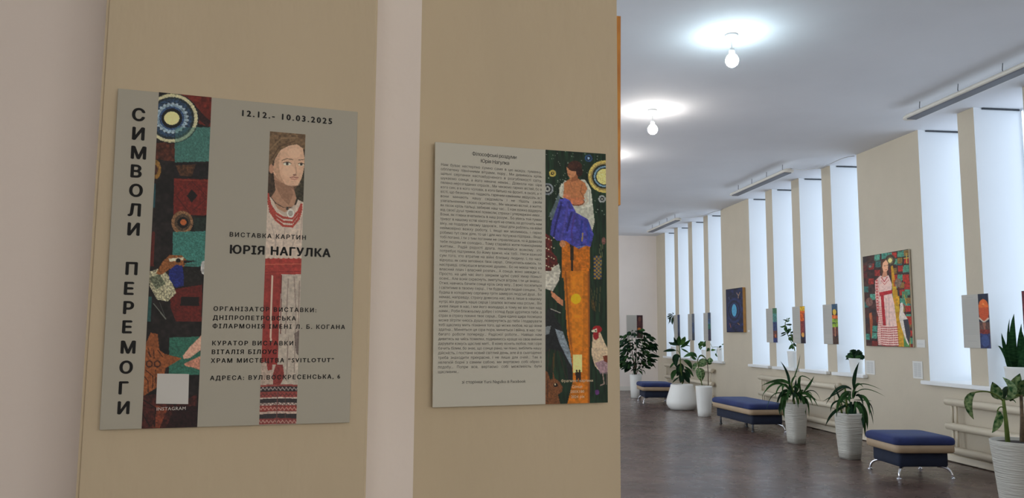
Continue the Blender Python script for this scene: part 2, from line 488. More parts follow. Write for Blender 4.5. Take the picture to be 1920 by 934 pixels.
def board_base(name, fr, quad, th, material, parent=None, isuv=False, bev=.0006):
    Q = [q if isuv else fr.loc(*q) for q in quad]
    bm = bmesh.new(); a = [bm.verts.new((x, y, 0)) for x, y in Q]; b = [bm.verts.new((x, y, th)) for x, y in Q]
    for i in range(4): bm.faces.new((a[i], a[(i+1) % 4], b[(i+1) % 4], b[i]))
    bm.faces.new(a); bm.faces.new(b[::-1])
    if bev: bevel(bm, bev, 1)
    o = obj(name, bm, material, parent)
    return o
def root(name, fr, label, cat, group=None):
    o = bpy.data.objects.new(name, None); COL.objects.link(o); o.matrix_world = fr.M; o.empty_display_size = .1
    return tag(o, label, cat, group)

# ---- exhibition poster (grey-green)
KF = (.47, .44, .42)
f1 = Frame(wp(0, D1-.006, 1.57), WD, -WN)
p1 = root('exhibition_poster', f1, 'large grey-green exhibition poster with vertical black lettering on the left beige pier', 'poster')
q1 = [(222, 167), (670, 211), (655, 792), (187, 806)]
L1 = [f1.loc(*q) for q in q1]
ul = (L1[0][0]+L1[3][0])/2; ur = (L1[1][0]+L1[2][0])/2
board_base('backing_board', f1, q1, .005, M['postg'], p1)
def c1(x, y): return (180+x/2.668, 150+y/2.668)
def c2(x, y): return (180+x/2.668, 480+y/2.668)
def c3(x, y): return (380+x/2.919, 180+y/2.919)
def c4(x, y): return (380+x/2.747, 480+y/2.747)
def paint1(X, Y, s, t):
    c = Canvas(X, Y, (44, 36, 34)); c.grain(.5, 9, 9, 2)
    c.at((180, 150), 2.668)
    c.poly([(300, 320), (395, 310), (395, 410), (300, 400)], (104, 54, 38), nz=.4, ns=5)
    c.poly([(385, 70), (585, 80), (580, 240), (520, 225), (440, 150)], (132, 48, 36), nz=.25, ns=5)
    c.poly([(400, 100), (480, 110), (540, 180), (575, 210), (560, 240), (500, 190), (420, 130)], (70, 36, 34), nz=.3)
    c.poly([(395, 240), (580, 240), (570, 410), (395, 415)], (78, 122, 112), nz=.22, ns=2)
    c.ell(380, 195, 135, 125, (44, 52, 58), nz=.5)
    for r, col in ((128, (168, 160, 124)), (112, (52, 66, 70)), (100, (60, 84, 110)), (82, (50, 62, 66)), (77, (132, 150, 160)), (62, (66, 92, 128)), (52, (36, 40, 38))):
        c.ell(380, 195, r, r*.95, col, nz=.35, ns=2.2)
    for k in range(46):
        a = k/46*6.283
        c.ell(380+122*math.cos(a), 195+112*math.sin(a), 9, 7, (186, 178, 146), nz=.1)
        if k % 2: c.ell(380+78*math.cos(a), 195+72*math.sin(a), 7, 6, (160, 172, 178), nz=.1)
    c.poly([(400, 240), (575, 240), (570, 410), (395, 415), (395, 330)], (82, 130, 118), a=.45, nz=.3, ns=1.6)
    c.ell(380, 195, 38, 33, (206, 194, 142), nz=.03)
    c.poly([(395, 415), (575, 420), (570, 495), (390, 495)], (40, 34, 36), nz=.5, ns=4)
    c.poly([(400, 430), (500, 425), (480, 485), (420, 480)], (96, 62, 40), nz=.4, ns=4)
    c.ell(300, 450, 26, 48, (150, 110, 56), nz=.3); c.ell(296, 452, 14, 26, (96, 54, 40), nz=.3)
    c.poly([(285, 520), (300, 520), (296, 640), (283, 640)], (44, 92, 98))
    c.poly([(283, 760), (296, 760), (290, 934), (270, 934)], (120, 44, 36))
    c.poly([(392, 495), (566, 500), (556, 680), (388, 675)], (140, 46, 36), nz=.22, ns=3)
    c.line([(400, 580), (480, 510), (560, 590), (470, 668), (400, 580)], 3, (104, 36, 30))
    c.line([(398, 502), (560, 508), (552, 672)], 4, (168, 80, 58), a=.6)
    c.poly([(480, 548), (508, 582), (480, 616), (455, 582)], (40, 26, 24))
    c.ell(432, 715, 54, 58, (146, 108, 76), nz=.35, ns=1.6); c.ell(434, 715, 40, 42, (96, 76, 58), nz=.4, ns=2)
    c.ell(436, 715, 28, 28, (38, 34, 32)); c.ell(438, 714, 15, 15, (190, 106, 60))
    c.poly([(490, 690), (552, 690), (548, 755), (490, 755)], (44, 58, 48), nz=.3)
    c.poly([(386, 762), (548, 758), (545, 934), (383, 934)], (74, 132, 120), nz=.25, ns=1.6)
    c.at((180, 480), 2.668)
    c.poly([(265, 205), (280, 205), (275, 330), (258, 330)], (52, 98, 92))
    c.poly([(372, 170), (532, 145), (528, 330), (400, 326), (374, 260)], (128, 42, 34), nz=.2)
    c.poly([(425, 206), (516, 206), (516, 250), (422, 250)], (44, 28, 28))
    c.poly([(268, 80), (330, 60), (370, 110), (402, 185), (360, 228), (305, 218), (270, 150)], (168, 160, 132), nz=.45, ns=2)
    c.poly([(268, 110), (320, 90), (350, 140), (300, 170)], (90, 98, 78), a=.7, nz=.4, ns=2)
    c.line([(290, 240), (350, 315)], 5, (120, 120, 110)); c.line([(320, 235), (345, 300)], 3, (90, 90, 84))
    c.poly([(335, 30), (370, -5), (430, -2), (455, 25), (440, 55), (370, 65), (330, 95), (300, 90)], (156, 98, 56), nz=.25, ns=2)
    c.poly([(365, 15), (440, 8), (436, 22), (370, 30)], (196, 186, 160)); c.ell(412, 24, 12, 11, (20, 18, 18))
    c.poly([(440, 22), (505, 26), (440, 40)], (40, 34, 32))
    c.line([(440, 44), (500, 48)], 4, (70, 60, 50))
    c.poly([(365, 75), (400, 45), (432, 50), (440, 100), (440, 150), (400, 160), (368, 120)], (44, 58, 148), nz=.25, ns=2)
    c.poly([(440, 60), (525, 70), (520, 140), (442, 140)], (46, 42, 38), nz=.4)
    c.ell(540, 60, 16, 34, (176, 172, 166), nz=.2)
    c.poly([(368, 408), (520, 404), (522, 595), (365, 590)], (62, 118, 98), nz=.22, ns=2)
    c.poly([(250, 440), (275, 385), (310, 390), (318, 470), (345, 490), (430, 512), (350, 560), (330, 640), (240, 700), (235, 500)], (158, 92, 54), nz=.22, ns=3)
    for x in (268, 308):
        c.ell(x, 540, 18, 18, (92, 50, 34)); c.ell(x, 540, 11, 11, (158, 92, 54))
    for l in ([(262, 480), (275, 505), (262, 460)], [(290, 470), (292, 510)], [(310, 470), (335, 505)], [(250, 570), (285, 600), (285, 660)], [(240, 600), (262, 625), (262, 680)], [(300, 570), (300, 650)]):
        c.line(l, 4, (84, 46, 32))
    c.poly([(435, 500), (470, 455), (528, 398), (524, 470), (470, 510), (440, 515)], (206, 160, 138), nz=.15)
    c.poly([(440, 540), (480, 520), (524, 500), (522, 570), (480, 556), (452, 552)], (190, 134, 112), nz=.18)
    c.poly([(232, 700), (300, 690), (330, 740), (400, 745), (505, 690), (505, 860), (228, 864)], (92, 40, 34), nz=.45, ns=4)
    c.poly([(300, 745), (360, 760), (320, 858), (285, 860)], (140, 70, 48), nz=.3)
    c.line([(240, 720), (300, 760), (292, 850)], 7, (58, 28, 26)); c.line([(235, 790), (270, 850)], 6, (54, 28, 26))
    c.poly([(400, 750), (505, 750), (505, 856), (350, 860)], (60, 26, 28), nz=.35)
    c.at(None)
    return c.C
picture('painting_strip', f1, p1, [(298.5, 174.4), (397, 184), (370, 800.5), (266, 803.4)], 105, 560, paint1, KF, .0053, desat=-.15)
def paint2(X, Y, s, t):
    c = Canvas(X, Y, (172, 150, 130)); c.at((380, 180), 2.919)
    c.poly([(300, 150), (600, 150), (600, 600), (300, 600)], (70, 50, 34), nz=.4, ns=5)
    c.poly([(505, 400), (600, 400), (600, 600), (505, 580)], (58, 50, 32), nz=.5)
    c.poly([(355, 190), (570, 210), (570, 300), (470, 270), (400, 330), (362, 420)], (112, 82, 52), nz=.3, ns=4)
    c.line([(365, 300), (430, 235), (520, 232)], 8, (142, 108, 70), a=.6); c.line([(375, 350), (420, 280), (500, 252)], 6, (84, 56, 36), a=.7)
    c.poly([(388, 430), (398, 520), (372, 560), (400, 615), (450, 640), (500, 600), (512, 560), (492, 490), (450, 480)], (166, 118, 88), nz=.08)
    c.poly([(392, 460), (480, 500), (495, 540), (470, 600), (430, 560), (400, 500)], (136, 92, 66), a=.6)
    c.poly([(384, 400), (394, 350), (425, 300), (470, 275), (515, 268), (547, 290), (556, 340), (553, 400), (541, 452), (520, 492), (490, 502), (450, 486), (410, 456), (386, 425)], (196, 150, 116), nz=.06)
    c.poly([(384, 400), (394, 350), (425, 310), (415, 380), (425, 440), (450, 485), (410, 456)], (170, 122, 90), a=.6)
    c.ell(375, 402, 12, 26, (176, 122, 92))
    c.ell(470, 415, 36, 34, (214, 170, 136), a=.35, nz=0); c.ell(500, 315, 36, 28, (212, 168, 134), a=.4, nz=0); c.ell(515, 480, 18, 14, (206, 162, 128), a=.4, nz=0)
    c.line([(434, 356), (460, 346), (492, 352)], 4.5, (112, 80, 58)); c.line([(522, 354), (552, 351)], 4.5, (112, 80, 58))
    c.ell(461, 375, 20, 9, (206, 184, 160)); c.ell(462, 374, 8, 8, (66, 56, 48)); c.line([(440, 370), (462, 364), (484, 372)], 4, (80, 56, 42))
    c.ell(538, 379, 15, 8, (200, 178, 152)); c.ell(538, 378, 7, 7, (62, 52, 46)); c.line([(522, 374), (538, 369), (553, 375)], 4, (80, 56, 42))
    c.line([(503, 370), (513, 425), (502, 433)], 3, (170, 122, 94)); c.ell(503, 435, 10, 5, (140, 90, 68))
    c.line([(478, 450), (496, 446), (503, 448), (522, 449)], 5, (160, 84, 72)); c.line([(484, 457), (503, 460), (517, 456)], 5, (182, 108, 92)); c.line([(486, 470), (510, 473)], 3, (166, 120, 92), a=.6)
    c.poly([(470, 495), (520, 492), (500, 520)], (120, 80, 58), a=.6)
    c.poly([(350, 560), (372, 552), (420, 640), (470, 670), (510, 600), (520, 570), (562, 590), (560, 900), (330, 900)], (184, 162, 142), nz=.1, ns=4)
    for a in ([(375, 700), (400, 800), (390, 880)], [(450, 720), (440, 820)], [(520, 740), (480, 850)], [(545, 650), (530, 800)]):
        c.line(a, 7, (150, 128, 112), a=.5)
    c.line([(362, 545), (400, 590), (440, 612), (490, 612)], 4, (58, 42, 36))
    for d in (0, 22, 44):
        pts = [(356, 540+d*.6), (370, 600+d*.8), (400, 645+d*.8), (440, 668+d), (490, 672+d), (525, 630+d), (542, 590+d*.5)]
        for (x1, y1), (x2, y2) in zip(pts, pts[1:]):
            for k in range(5):
                c.ell(x1+(x2-x1)*k/5, y1+(y2-y1)*k/5, 7, 7, (178, 58, 44), nz=.25, ns=1)
    c.ell(480, 645, 20, 24, (190, 182, 168)); c.ell(480, 645, 13, 16, (150, 140, 126)); c.ell(462, 620, 8, 6, (60, 54, 50))
    c.at((380, 480), 2.747)
    c.poly([(310, 8), (520, 8), (520, 98), (310, 98)], (172, 48, 38), nz=.18, ns=5)
    for x in range(325, 510, 26): c.ell(x, 6, 14, 9, (184, 162, 142))
    c.line([(322, 45), (510, 42)], 5, (200, 96, 62), a=.6); c.line([(322, 85), (510, 80)], 4, (140, 36, 32))
    c.poly([(300, 95), (410, 95), (402, 480), (388, 560), (300, 560)], (158, 44, 36), nz=.15, ns=5)
    c.poly([(404, 96), (510, 96), (500, 665), (360, 665), (384, 560)], (166, 150, 132), nz=.12, ns=5)
    for a in ([(440, 120), (425, 400)], [(470, 110), (480, 300), (470, 600)], [(497, 130), (488, 500)], [(440, 420), (430, 640)]):
        c.line(a, 6, (126, 104, 92), a=.6)
    c.poly([(470, 400), (500, 380), (498, 520), (480, 500)], (84, 66, 62), a=.6, nz=.3)
    c.line([(358, 105), (352, 250), (350, 440)], 9, (186, 158, 134)); c.line([(405, 100), (400, 400)], 4, (118, 30, 28))
    c.poly([(300, 555), (330, 540), (360, 560), (360, 665), (296, 665)], (162, 138, 120), nz=.15)
    c.poly([(322, 500), (360, 480), (356, 585), (334, 590)], (150, 42, 36)); c.poly([(376, 560), (412, 560), (420, 620), (400, 662), (362, 662), (360, 610)], (140, 44, 38), nz=.2)
    rows = [(662, 672, (150, 60, 52)), (672, 698, (48, 40, 44)), (698, 728, (150, 56, 48)), (728, 734, (176, 156, 140)), (734, 756, (52, 44, 46)), (756, 768, (172, 150, 136)), (768, 800, (148, 50, 42)), (800, 812, (168, 140, 124)), (812, 836, (50, 42, 44)), (836, 870, (138, 52, 46))]
    for a, b, col in rows: c.poly([(280, a+3), (385, a-2), (500, a), (500, b), (385, b-2), (280, b+3)], col, nz=.25, ns=2)
    for y0, col in ((683, (168, 150, 138)), (714, (96, 40, 40)), (762, (90, 60, 56)), (785, (190, 140, 120)), (852, (180, 140, 122))):
        pts = [(290+i*10, y0+(7 if i % 2 else -7)) for i in range(21)]
        c.line(pts, 4, col, a=.8)
    c.line([(385, 665), (380, 870)], 4, (110, 60, 54)); c.line([(425, 665), (424, 870)], 3, (110, 60, 54), a=.6)
    c.at(None)
    n = vnoise(X/60, Y/60, 4)[:, None]
    c.C = c.C*.93+np.array([150, 140, 130])*.07
    return c.C
picture('portrait_strip', f1, p1, [(506, 247.5), (572.3, 253.3), (555, 793.8), (485.6, 795.6)], 84, 620, paint2, KF, .0053, tone=.25, desat=.1)
def tl(fr, T, txt, a, b, cap, bold=.008, mode='track'):
    A, B = fr.loc(*a), fr.loc(*b)
    dcap = abs(fr.loc(a[0], a[1])[1]-fr.loc(a[0], a[1]-cap)[1])
    T.add(txt, (A[0], (A[1]+B[1])/2), B[0]-A[0], dcap, bold, mode)
    mm, pp = (M['ink'], p1) if fr is f1 and txt != 'INSTAGRAM' else (M['inkw'], p1) if fr is f1 else (M['ink'], p2) if cap > 5.5 else (M['inkt'], p2)
    o = T.flush('lettering', mm, pp, .0057); o['kind'] = 'stuff'
T = Text()
for ch, (x, y), o in [('С', (215, 177), 1), ('И', (214, 272), 1), ('М', (215, 367), 1), ('В', (203, 459), 1), ('О', (202, 555), 1), ('Л', (194, 652), 1), ('И', (190, 748), 1),
                      ('П', (180, 64), 2), ('Е', (167, 163), 2), ('Р', (165, 259), 2), ('Е', (158, 355), 2), ('М', (163, 456), 2), ('О', (153, 556), 2), ('Г', (140, 659), 2), ('И', (140, 758), 2)]:
    px = (c1 if o == 1 else c2)(x, y)
    u, v = f1.loc(*px); cap = f1.loc(px[0], px[1]-11.5)[1]-f1.loc(px[0], px[1]+11.5)[1]
    g = glyph(ch, 0); w = (g[0][:, 0].max()+g[0][:, 0].min())*cap/.73
    T.add(ch, (u-w/2, v-cap/2), None, cap, .046); T.flush('letter', M['ink'], p1, .0056)
tl(f1, T, '12.12.- 10.03.2025', c3(207, 112), c3(705, 158), 11.3, .042)
tl(f1, T, 'ВИСТАВКА КАРТИН', c3(145, 772), c3(562, 788), 8.3, .032)
tl(f1, T, 'ЮРІЯ НАГУЛКА', c3(145, 864), c3(695, 882), 15.8, .046)
for s_, a, b in [('ОРГАНІЗАТОР ВИСТАВКИ:', (55, 285), (583, 288)), ('ДНІПРОПЕТРОВСЬКА', (52, 331), (478, 331)), ('ФІЛАРМОНІЯ ІМЕНІ Л. Б. КОГАНА', (50, 375), (730, 374)),
                 ('КУРАТОР ВИСТАВКИ:', (47, 461), (478, 459)), ('ВІТАЛІЯ БІЛОУС', (45, 506), (380, 503)), ('ХРАМ МИСТЕЦТВА “SVITLOTUT”', (42, 551), (673, 545)), ('АДРЕСА: ВУЛ.ВОСКРЕСЕНСЬКА, 6', (38, 641), (705, 629))]:
    tl(f1, T, s_, c4(*a), c4(*b), 8.2, .036)
T = Text(); tl(f1, T, 'INSTAGRAM', c2(303, 772), c2(449, 769), 6.4, .012)
board_base('blank_square', f1, [c2(308, 588), c2(466, 590), c2(462, 740), c2(302, 738)], .0057, M['qr'], p1, bev=0)

# ---- text poster
f2 = Frame(wp(0, D2-.012, 1.57), WD, -WN)
p2 = root('text_poster', f2, 'white poster with long small-print essay and tall painting strip, beside the hall opening', 'poster')
board_base('backing_board', f2, [(815, 267), (1134, 289.3), (1138, 754.5), (810, 764)], .005, M['postw'], p2)
def d5(x, y): return (800+x/3.592, 260+y/3.592)
def d6(x, y): return (800+x/3.459, 510+y/3.459)
def paint3(X, Y, s, t):
    c = Canvas(X, Y, (28, 54, 36)); c.grain(.4, 3, 26, 5)
    c.at((800, 260), 3.592)
    rg = random.Random(4)
    for _ in range(120):
        r = rg.choice((2.2, 2.6, 3.4)); c.ell(rg.uniform(800, 1190), rg.uniform(85, 560), r, r, (150, 156, 140), a=.8)
    for cx, cy, L in ((1190, 258, ((108, (186, 166, 104)), (92, (150, 132, 86)), (82, (36, 44, 36)), (70, (120, 146, 160)), (60, (40, 52, 50)), (52, (206, 192, 128)))),
                      (1084, 135, ((25, (52, 84, 120)), (15, (30, 44, 60)), (8, (130, 150, 170)))), (842, 237, ((23, (176, 158, 92)), (11, (60, 50, 30)), (5, (190, 170, 100)))),
                      (808, 342, ((40, (130, 134, 136)), (29, (44, 50, 52)), (20, (150, 150, 144)), (9, (40, 44, 50)))), (1175, 409, ((25, (146, 148, 144)), (14, (40, 46, 44)), (6, (160, 160, 150))))):
        for r, col in L: c.ell(cx, cy, r, r, col, nz=.28, ns=1.4)
    # golden pillar of light
    c.poly([(905, 690), (1095, 690), (1090, 940), (905, 940)], (176, 106, 38), nz=.22, ns=5)
    c.poly([(958, 700), (986, 720), (978, 934), (970, 934), (962, 800)], (58, 44, 26), nz=.3)
    # figure
    c.poly([(890, 330), (925, 285), (1060, 278), (1100, 345), (1112, 450), (1125, 560), (1105, 640), (1070, 600), (1000, 500), (950, 420), (885, 390)], (172, 170, 156), nz=.12, ns=3)
    c.poly([(885, 370), (820, 520), (845, 560), (900, 430)], (96, 108, 110), nz=.2)
    c.poly([(920, 300), (965, 268), (1010, 270), (1060, 300), (1076, 340), (1050, 400), (1000, 440), (950, 420), (915, 380)], (176, 120, 84), nz=.1)
    c.poly([(972, 235), (1005, 228), (1015, 280), (968, 295)], (150, 98, 68), nz=.1)
    c.poly([(936, 195), (960, 178), (995, 190), (1003, 235), (985, 262), (958, 268), (946, 250), (941, 232)], (184, 132, 98), nz=.08)
    c.ell(992, 188, 48, 36, (76, 44, 32), nz=.3, ns=2); c.ell(1022, 225, 22, 34, (64, 36, 28), nz=.3, ns=2)
    c.poly([(950, 168), (985, 180), (975, 205), (940, 200)], (84, 50, 36)); c.line([(950, 212), (962, 210)], 4, (60, 36, 28))
    c.line([(950, 244), (962, 243)], 3, (130, 60, 50))
    c.line([(1040, 310), (1030, 360), (1052, 400)], 5, (120, 78, 56), a=.7); c.line([(960, 300), (975, 345)], 4, (140, 92, 66), a=.6)
    c.ell(1006, 430, 54, 26, (132, 86, 64), nz=.1); c.ell(1004, 427, 48, 20, (188, 124, 94), nz=.12); c.ell(938, 392, 27, 18, (190, 130, 98), nz=.12)
    c.poly([(1075, 300), (1100, 345), (1112, 450), (1085, 470), (1030, 470), (1075, 410), (1082, 350)], (186, 184, 170), nz=.12); c.line([(1090, 350), (1094, 440)], 4, (120, 122, 118), a=.6); c.line([(905, 310), (893, 370)], 12, (184, 182, 168), nz=.1)
    c.line([(925, 400), (980, 410), (1050, 405)], 16, (182, 118, 84), nz=.1); c.line([(1060, 380), (1080, 420), (1050, 455)], 12, (176, 166, 148))
    c.poly([(890, 412), (925, 402), (960, 420), (1000, 500), (1080, 545), (1118, 648), (1098, 730), (1060, 722), (1020, 745), (965, 715), (930, 690), (870, 688), (826, 648), (835, 570), (865, 480)], (78, 78, 158), nz=.28, ns=5)
    for a, col in (([(900, 440), (860, 600), (850, 660)], (40, 38, 96)), ([(945, 450), (925, 560), (900, 680)], (92, 84, 158)), ([(990, 520), (970, 620), (975, 700)], (84, 60, 128)), ([(1040, 560), (1030, 650), (1040, 720)], (42, 64, 150)), ([(1080, 580), (1090, 660), (1080, 710)], (50, 74, 160)), ([(970, 500), (940, 620)], (44, 42, 104))):
        c.line(a, 13, col, a=.7, nz=.2)
    c.line([(1045, 640), (1040, 690)], 9, (150, 130, 90)); c.line([(1000, 735), (1060, 725)], 5, (120, 132, 150))
    c.ell(910, 710, 20, 24, (180, 128, 92), nz=.15)
    # left dancer
    c.poly([(790, 640), (815, 650), (840, 690), (835, 760), (870, 800), (880, 860), (850, 934), (790, 934)], (104, 40, 36), nz=.4, ns=3)
    c.poly([(840, 870), (885, 845), (896, 900), (870, 934), (820, 934)], (176, 172, 158), nz=.2)
    for k in range(16): c.ell(800+(k % 4)*17, 670+(k//4)*62+(k % 3)*8, 4, 4, (190, 176, 150))
    # right kite
    for i in range(4):
        for j in range(12): c.poly([(1120+i*13, 792+j*13), (1133+i*13, 792+j*13), (1133+i*13, 805+j*13), (1120+i*13, 805+j*13)], (150, 122, 60) if (i+j) % 2 else (52, 66, 100), nz=.1)
    for x in (1160, 1170, 1180): c.line([(x, 700+x % 7*3), (x-14, 934)], 2.5, (104, 110, 80))
    c.ell(1186, 690, 14, 24, (120, 84, 76), nz=.3)
    c.at((800, 510), 3.459)
    c.poly([(880, -5), (1048, -5), (1052, 860), (905, 860), (945, 700), (935, 560), (905, 400)], (182, 112, 40), nz=.16, ns=6)
    c.poly([(925, -5), (1010, -5), (1005, 540), (940, 540)], (204, 130, 46), a=.7, nz=.1, ns=6)
    c.line([(1046, 0), (1046, 860)], 12, (134, 76, 34), a=.6); c.line([(895, 0), (918, 380), (948, 600)], 10, (130, 74, 32), a=.6)
    c.poly([(915, 480), (1040, 500), (1035, 700), (940, 700)], (196, 118, 44), a=.5, nz=.2)
    c.ell(962, 175, 33, 33, (214, 164, 42), nz=.04)
    c.poly([(944, 536), (1003, 537), (1002, 650), (944, 655)], (202, 188, 132), nz=.06)
    for x in (968, 986):
        c.ell(x, 642, 6, 9, (50, 34, 26)); c.poly([(x-9, 650), (x+9, 650), (x+7, 712), (x-7, 712)], (54, 38, 28))
    c.poly([(765, -5), (862, -5), (850, 60), (812, 125), (765, 110)], (178, 172, 160), nz=.2)
    c.poly([(800, 120), (835, 150), (878, 185), (878, 222), (845, 200), (805, 160)], (184, 130, 100), nz=.12)
    c.poly([(765, 300), (775, 245), (800, 232), (865, 268), (822, 272), (832, 300), (865, 350), (880, 400), (915, 480), (938, 600), (940, 695), (912, 700), (900, 590), (870, 520), (800, 500), (765, 520)], (36, 40, 42), nz=.3)
    c.poly([(828, 370), (878, 388), (925, 520), (938, 620), (905, 560), (850, 450)], (128, 136, 142), nz=.25)
    c.poly([(765, 355), (800, 350), (790, 400), (765, 410)], (120, 124, 124)); c.line([(800, 240), (862, 266)], 5, (150, 146, 136))
    for a in ([(790, 500), (775, 660)], [(830, 505), (800, 650)], [(850, 510), (900, 690)]): c.line(a, 6, (58, 50, 40))
    c.line([(820, 530), (816, 640)], 10, (120, 82, 40), a=.6)
    c.poly([(765, 640), (782, 655), (795, 700), (812, 690), (812, 640), (825, 690), (850, 705), (876, 745), (872, 775), (845, 795), (862, 860), (765, 860)], (120, 78, 50), nz=.25, ns=2)
    c.ell(831, 733, 14, 14, (30, 22, 18)); c.ell(828, 729, 5, 5, (190, 170, 140)); c.line([(780, 700), (776, 840)], 7, (84, 52, 36), a=.7)
    c.poly([(1072, 400), (1112, 375), (1140, 440), (1168, 500), (1168, 650), (1125, 655), (1085, 610), (1062, 530)], (184, 164, 140), nz=.16, ns=3)
    c.poly([(1085, 590), (1168, 560), (1168, 660), (1120, 660)], (140, 112, 128), a=.7, nz=.2); c.poly([(1135, 545), (1168, 540), (1168, 590), (1145, 580)], (120, 60, 40))
    c.ell(1100, 372, 30, 24, (168, 36, 42), nz=.1); c.ell(1092, 412, 19, 28, (160, 36, 44), nz=.1); c.poly([(1062, 380), (1098, 366), (1098, 392), (1066, 392)], (190, 180, 160)); c.ell(1090, 382, 5, 5, (30, 20, 20))
    c.line([(1135, 655), (1145, 725), (1120, 735)], 6, (150, 130, 120)); c.line([(1160, 650), (1160, 730)], 5, (120, 104, 100))
    for a in ([(1060, 110), (1085, 250)], [(1100, 100), (1090, 230)], [(1120, 98), (1112, 260)], [(1085, 120), (1070, 210)]): c.line(a, 3, (110, 100, 60), a=.8)
    c.poly([(1055, 170), (1080, 190), (1090, 260), (1065, 240)], (120, 80, 40), a=.5, nz=.4)
    c.ell(1099, 780, 14, 17, (104, 60, 118), nz=.15)
    c.at(None); return c.C
picture('painting_strip', f2, p2, [(1021.3, 281.6), (1133.9, 289.5), (1137.8, 754.6), (1021.2, 757.8)], 110, 470, paint3, KF, .0053, tone=.36, desat=-.25)
BODY = """Нам буває нестерпно сумно саме в цю мокру, туманну,
обплетену північними вітрами, пору... Ми дивимось крізь
щільні серпанки настовбурченого в розгубленості світу,
шукаємо сонця, а його неначе немає... Довкола нас сіра
пелена нерозгаданих страхів... Ми чекаємо гарних вістей, бо в
кого син, а в кого чоловік, в кого батько на фронті, в окопі, а ті
вісті, що безконечно падають гарячим камінням звідусіль, всі
вони минають нашу свідомість і не тішать своїм
узагальненням, своєю скритністю... Ми чекаємо вістей, а життя,
як пісок крізь пальці, забирає наш час... І нам важко віддерти
від своєї душі тривожні помисли, страхи і упереджені ляки...
Вони, як п'явки вчепились в наш розум... Бо увесь той туман
тривог в нашому єстві нікого на нулі не спасе, не доточить нам
віку, не подарує нікому здоров'я... Наші діти роблять на війні
неймовірно важку роботу, і, якщо ми молимось, і гарно
робимо тут своє діло, то це і для них потужна підпірка... Якщо
тобі погано, і ти з тим поганим не справляєшся, то й довкола
тебе людям не солодко... Тому старайся жити повноцінним
життям... Радій радості друга, посміхайся всякому, хто
потребує підтримки, бо йому важче, ніж тобі... Неси важкий
сум того, хто втратив на війні близьку людину, і, по часі,
відчуєш, як сила заповнює твоє серце... Опікуючись кимось, ти,
насправді, опікуєшся власною душею... Бо не маєш часу на
власний плач і власний розпач... А сонце, воно завжди є...
Просто, на цей час його закрили цупкі сувої хмар пізньої
осені... Але вони скреснуть, зметуться вітром, і ти це знаєш...
Отже, навчись бачити сонце крізь сизу млу... І воно поселиться
і світитиме в твоєму серці... і ти будеш для людей сонцем... Ти
будеш в холодному серпанку гріти замерзлі людські душі... Бо
немає, направду, страху довкола нас, він є лише в нашому
нутрі, він душить наше серце і опалює вогнем наш розум... Він
живе лише в нас, і ми його володарі, а тому не він пан над
нами... Роби ближньому добро і холод буде цуратися тебе, а
страх в страху покине твоє серце... Одна єдина щира посмішка
може зігріти чиюсь душу, повернутись до тебе і подарувати
тобі щасливу мить пізнання того, що може любов, на що вона
здатна... Минеться ця сіра пора, минеться і війна, в нас так
багато роботи попереду... Радісної роботи... Навіщо нам
дивитись на чиїсь помилки, подивимось краще на своє вміння
дарувати комусь щасливі миті... В кому яснить любов, той і сіре
бачить білим, бо знає, що сонце рано, чи пізно, вибілить нашу
дійсність, і постане новий світлий день, але й в сьогоденні
треба знаходити прекрасне, і не лише для очей... Так в
нелегкій борні з самим собою, ми вертаємо собі образ і
подобу... Попри все, вертаємо собі можливість бути
щасливим...""".split('\n')
T = Text()
a0, b0, a1 = f2.loc(825.5, 311.5), f2.loc(1014.2, 324), f2.loc(819.7, 699.6)
for i, ln in enumerate(BODY):
    v = a0[1]+(a1[1]-a0[1])*i/45; u = a0[0]+(a1[0]-a0[0])*i/45
    wdt = (b0[0]-a0[0]) if i < 45 else None
    T.add(ln, (u, v), wdt, .0062, .0, 'word' if wdt else 'track')
T.build('small_print', M['ink2'], p2, .0056)['kind'] = 'stuff'
T = Text()
tl(f2, T, 'Філософські роздуми', d5(300, 118), d5(600, 138), 6.8, .002)
tl(f2, T, 'Юрія Нагулка', d5(358, 166), d5(550, 178), 6.8, .002)
tl(f2, T, 'зі сторінки Yurii Nagulko в Facebook', d6(222, 722), d6(637, 718), 5.8, .0)
T = Text()
for s_, a, b in [('Фрагмент картини', (865, 713), (1072, 713)), ('Сонце', (935, 751), (1003, 751)), ('200X180', (925, 784), (1015, 783)), ('2024 рік', (930, 817), (1018, 816))]:
    tl(f2, T, s_, d6(*a), d6(*b), 5.2, .0, 'scale')

# ---- canvas whose ochre edge peeps round the corner
bm = bmesh.new(); 
zt, zb = 2.262, 1.765
yq = cor.y+.05
for (za, zb_, xa, xb) in ((zb, zt, 0, 0),):
    v = []
    for (z, xo) in ((zb, .0185), (zt, .0235)):
        for (x, yv) in ((cor.x+.002, yq), (cor.x+xo, yq), (cor.x+xo, yq+.6), (cor.x+.002, yq+.6)): v.append(bm.verts.new((x, yv, z)))
    for f in ((0, 1, 5, 4), (1, 2, 6, 5), (2, 3, 7, 6), (3, 0, 4, 7), (0, 3, 2, 1), (4, 5, 6, 7)): bm.faces.new([v[i] for i in f])
cv = tag(obj('stretched_canvas', bm, M['wood']), 'edge of a canvas with ochre sides hanging just round the wall corner', 'painting')
bm = bmesh.new()
bm.faces.new([bm.verts.new(p) for p in ((cor.x+.0195, yq+.012, zb+.012), (cor.x+.0195, yq+.588, zb+.012), (cor.x+.0243, yq+.588, zt-.012), (cor.x+.0243, yq+.012, zt-.012))])
obj('painted_face', bm, mat('muted_oil_paint', (96, 92, 74), .5, color2=(52, 70, 72), vscale=5), cv)

# ------------------------------------------------------------------ paintings and boards in the hall
KH = (.66, .70, .78)
WU = Vector((0, -1, 0)); WNN = Vector((-1, 0, 0))
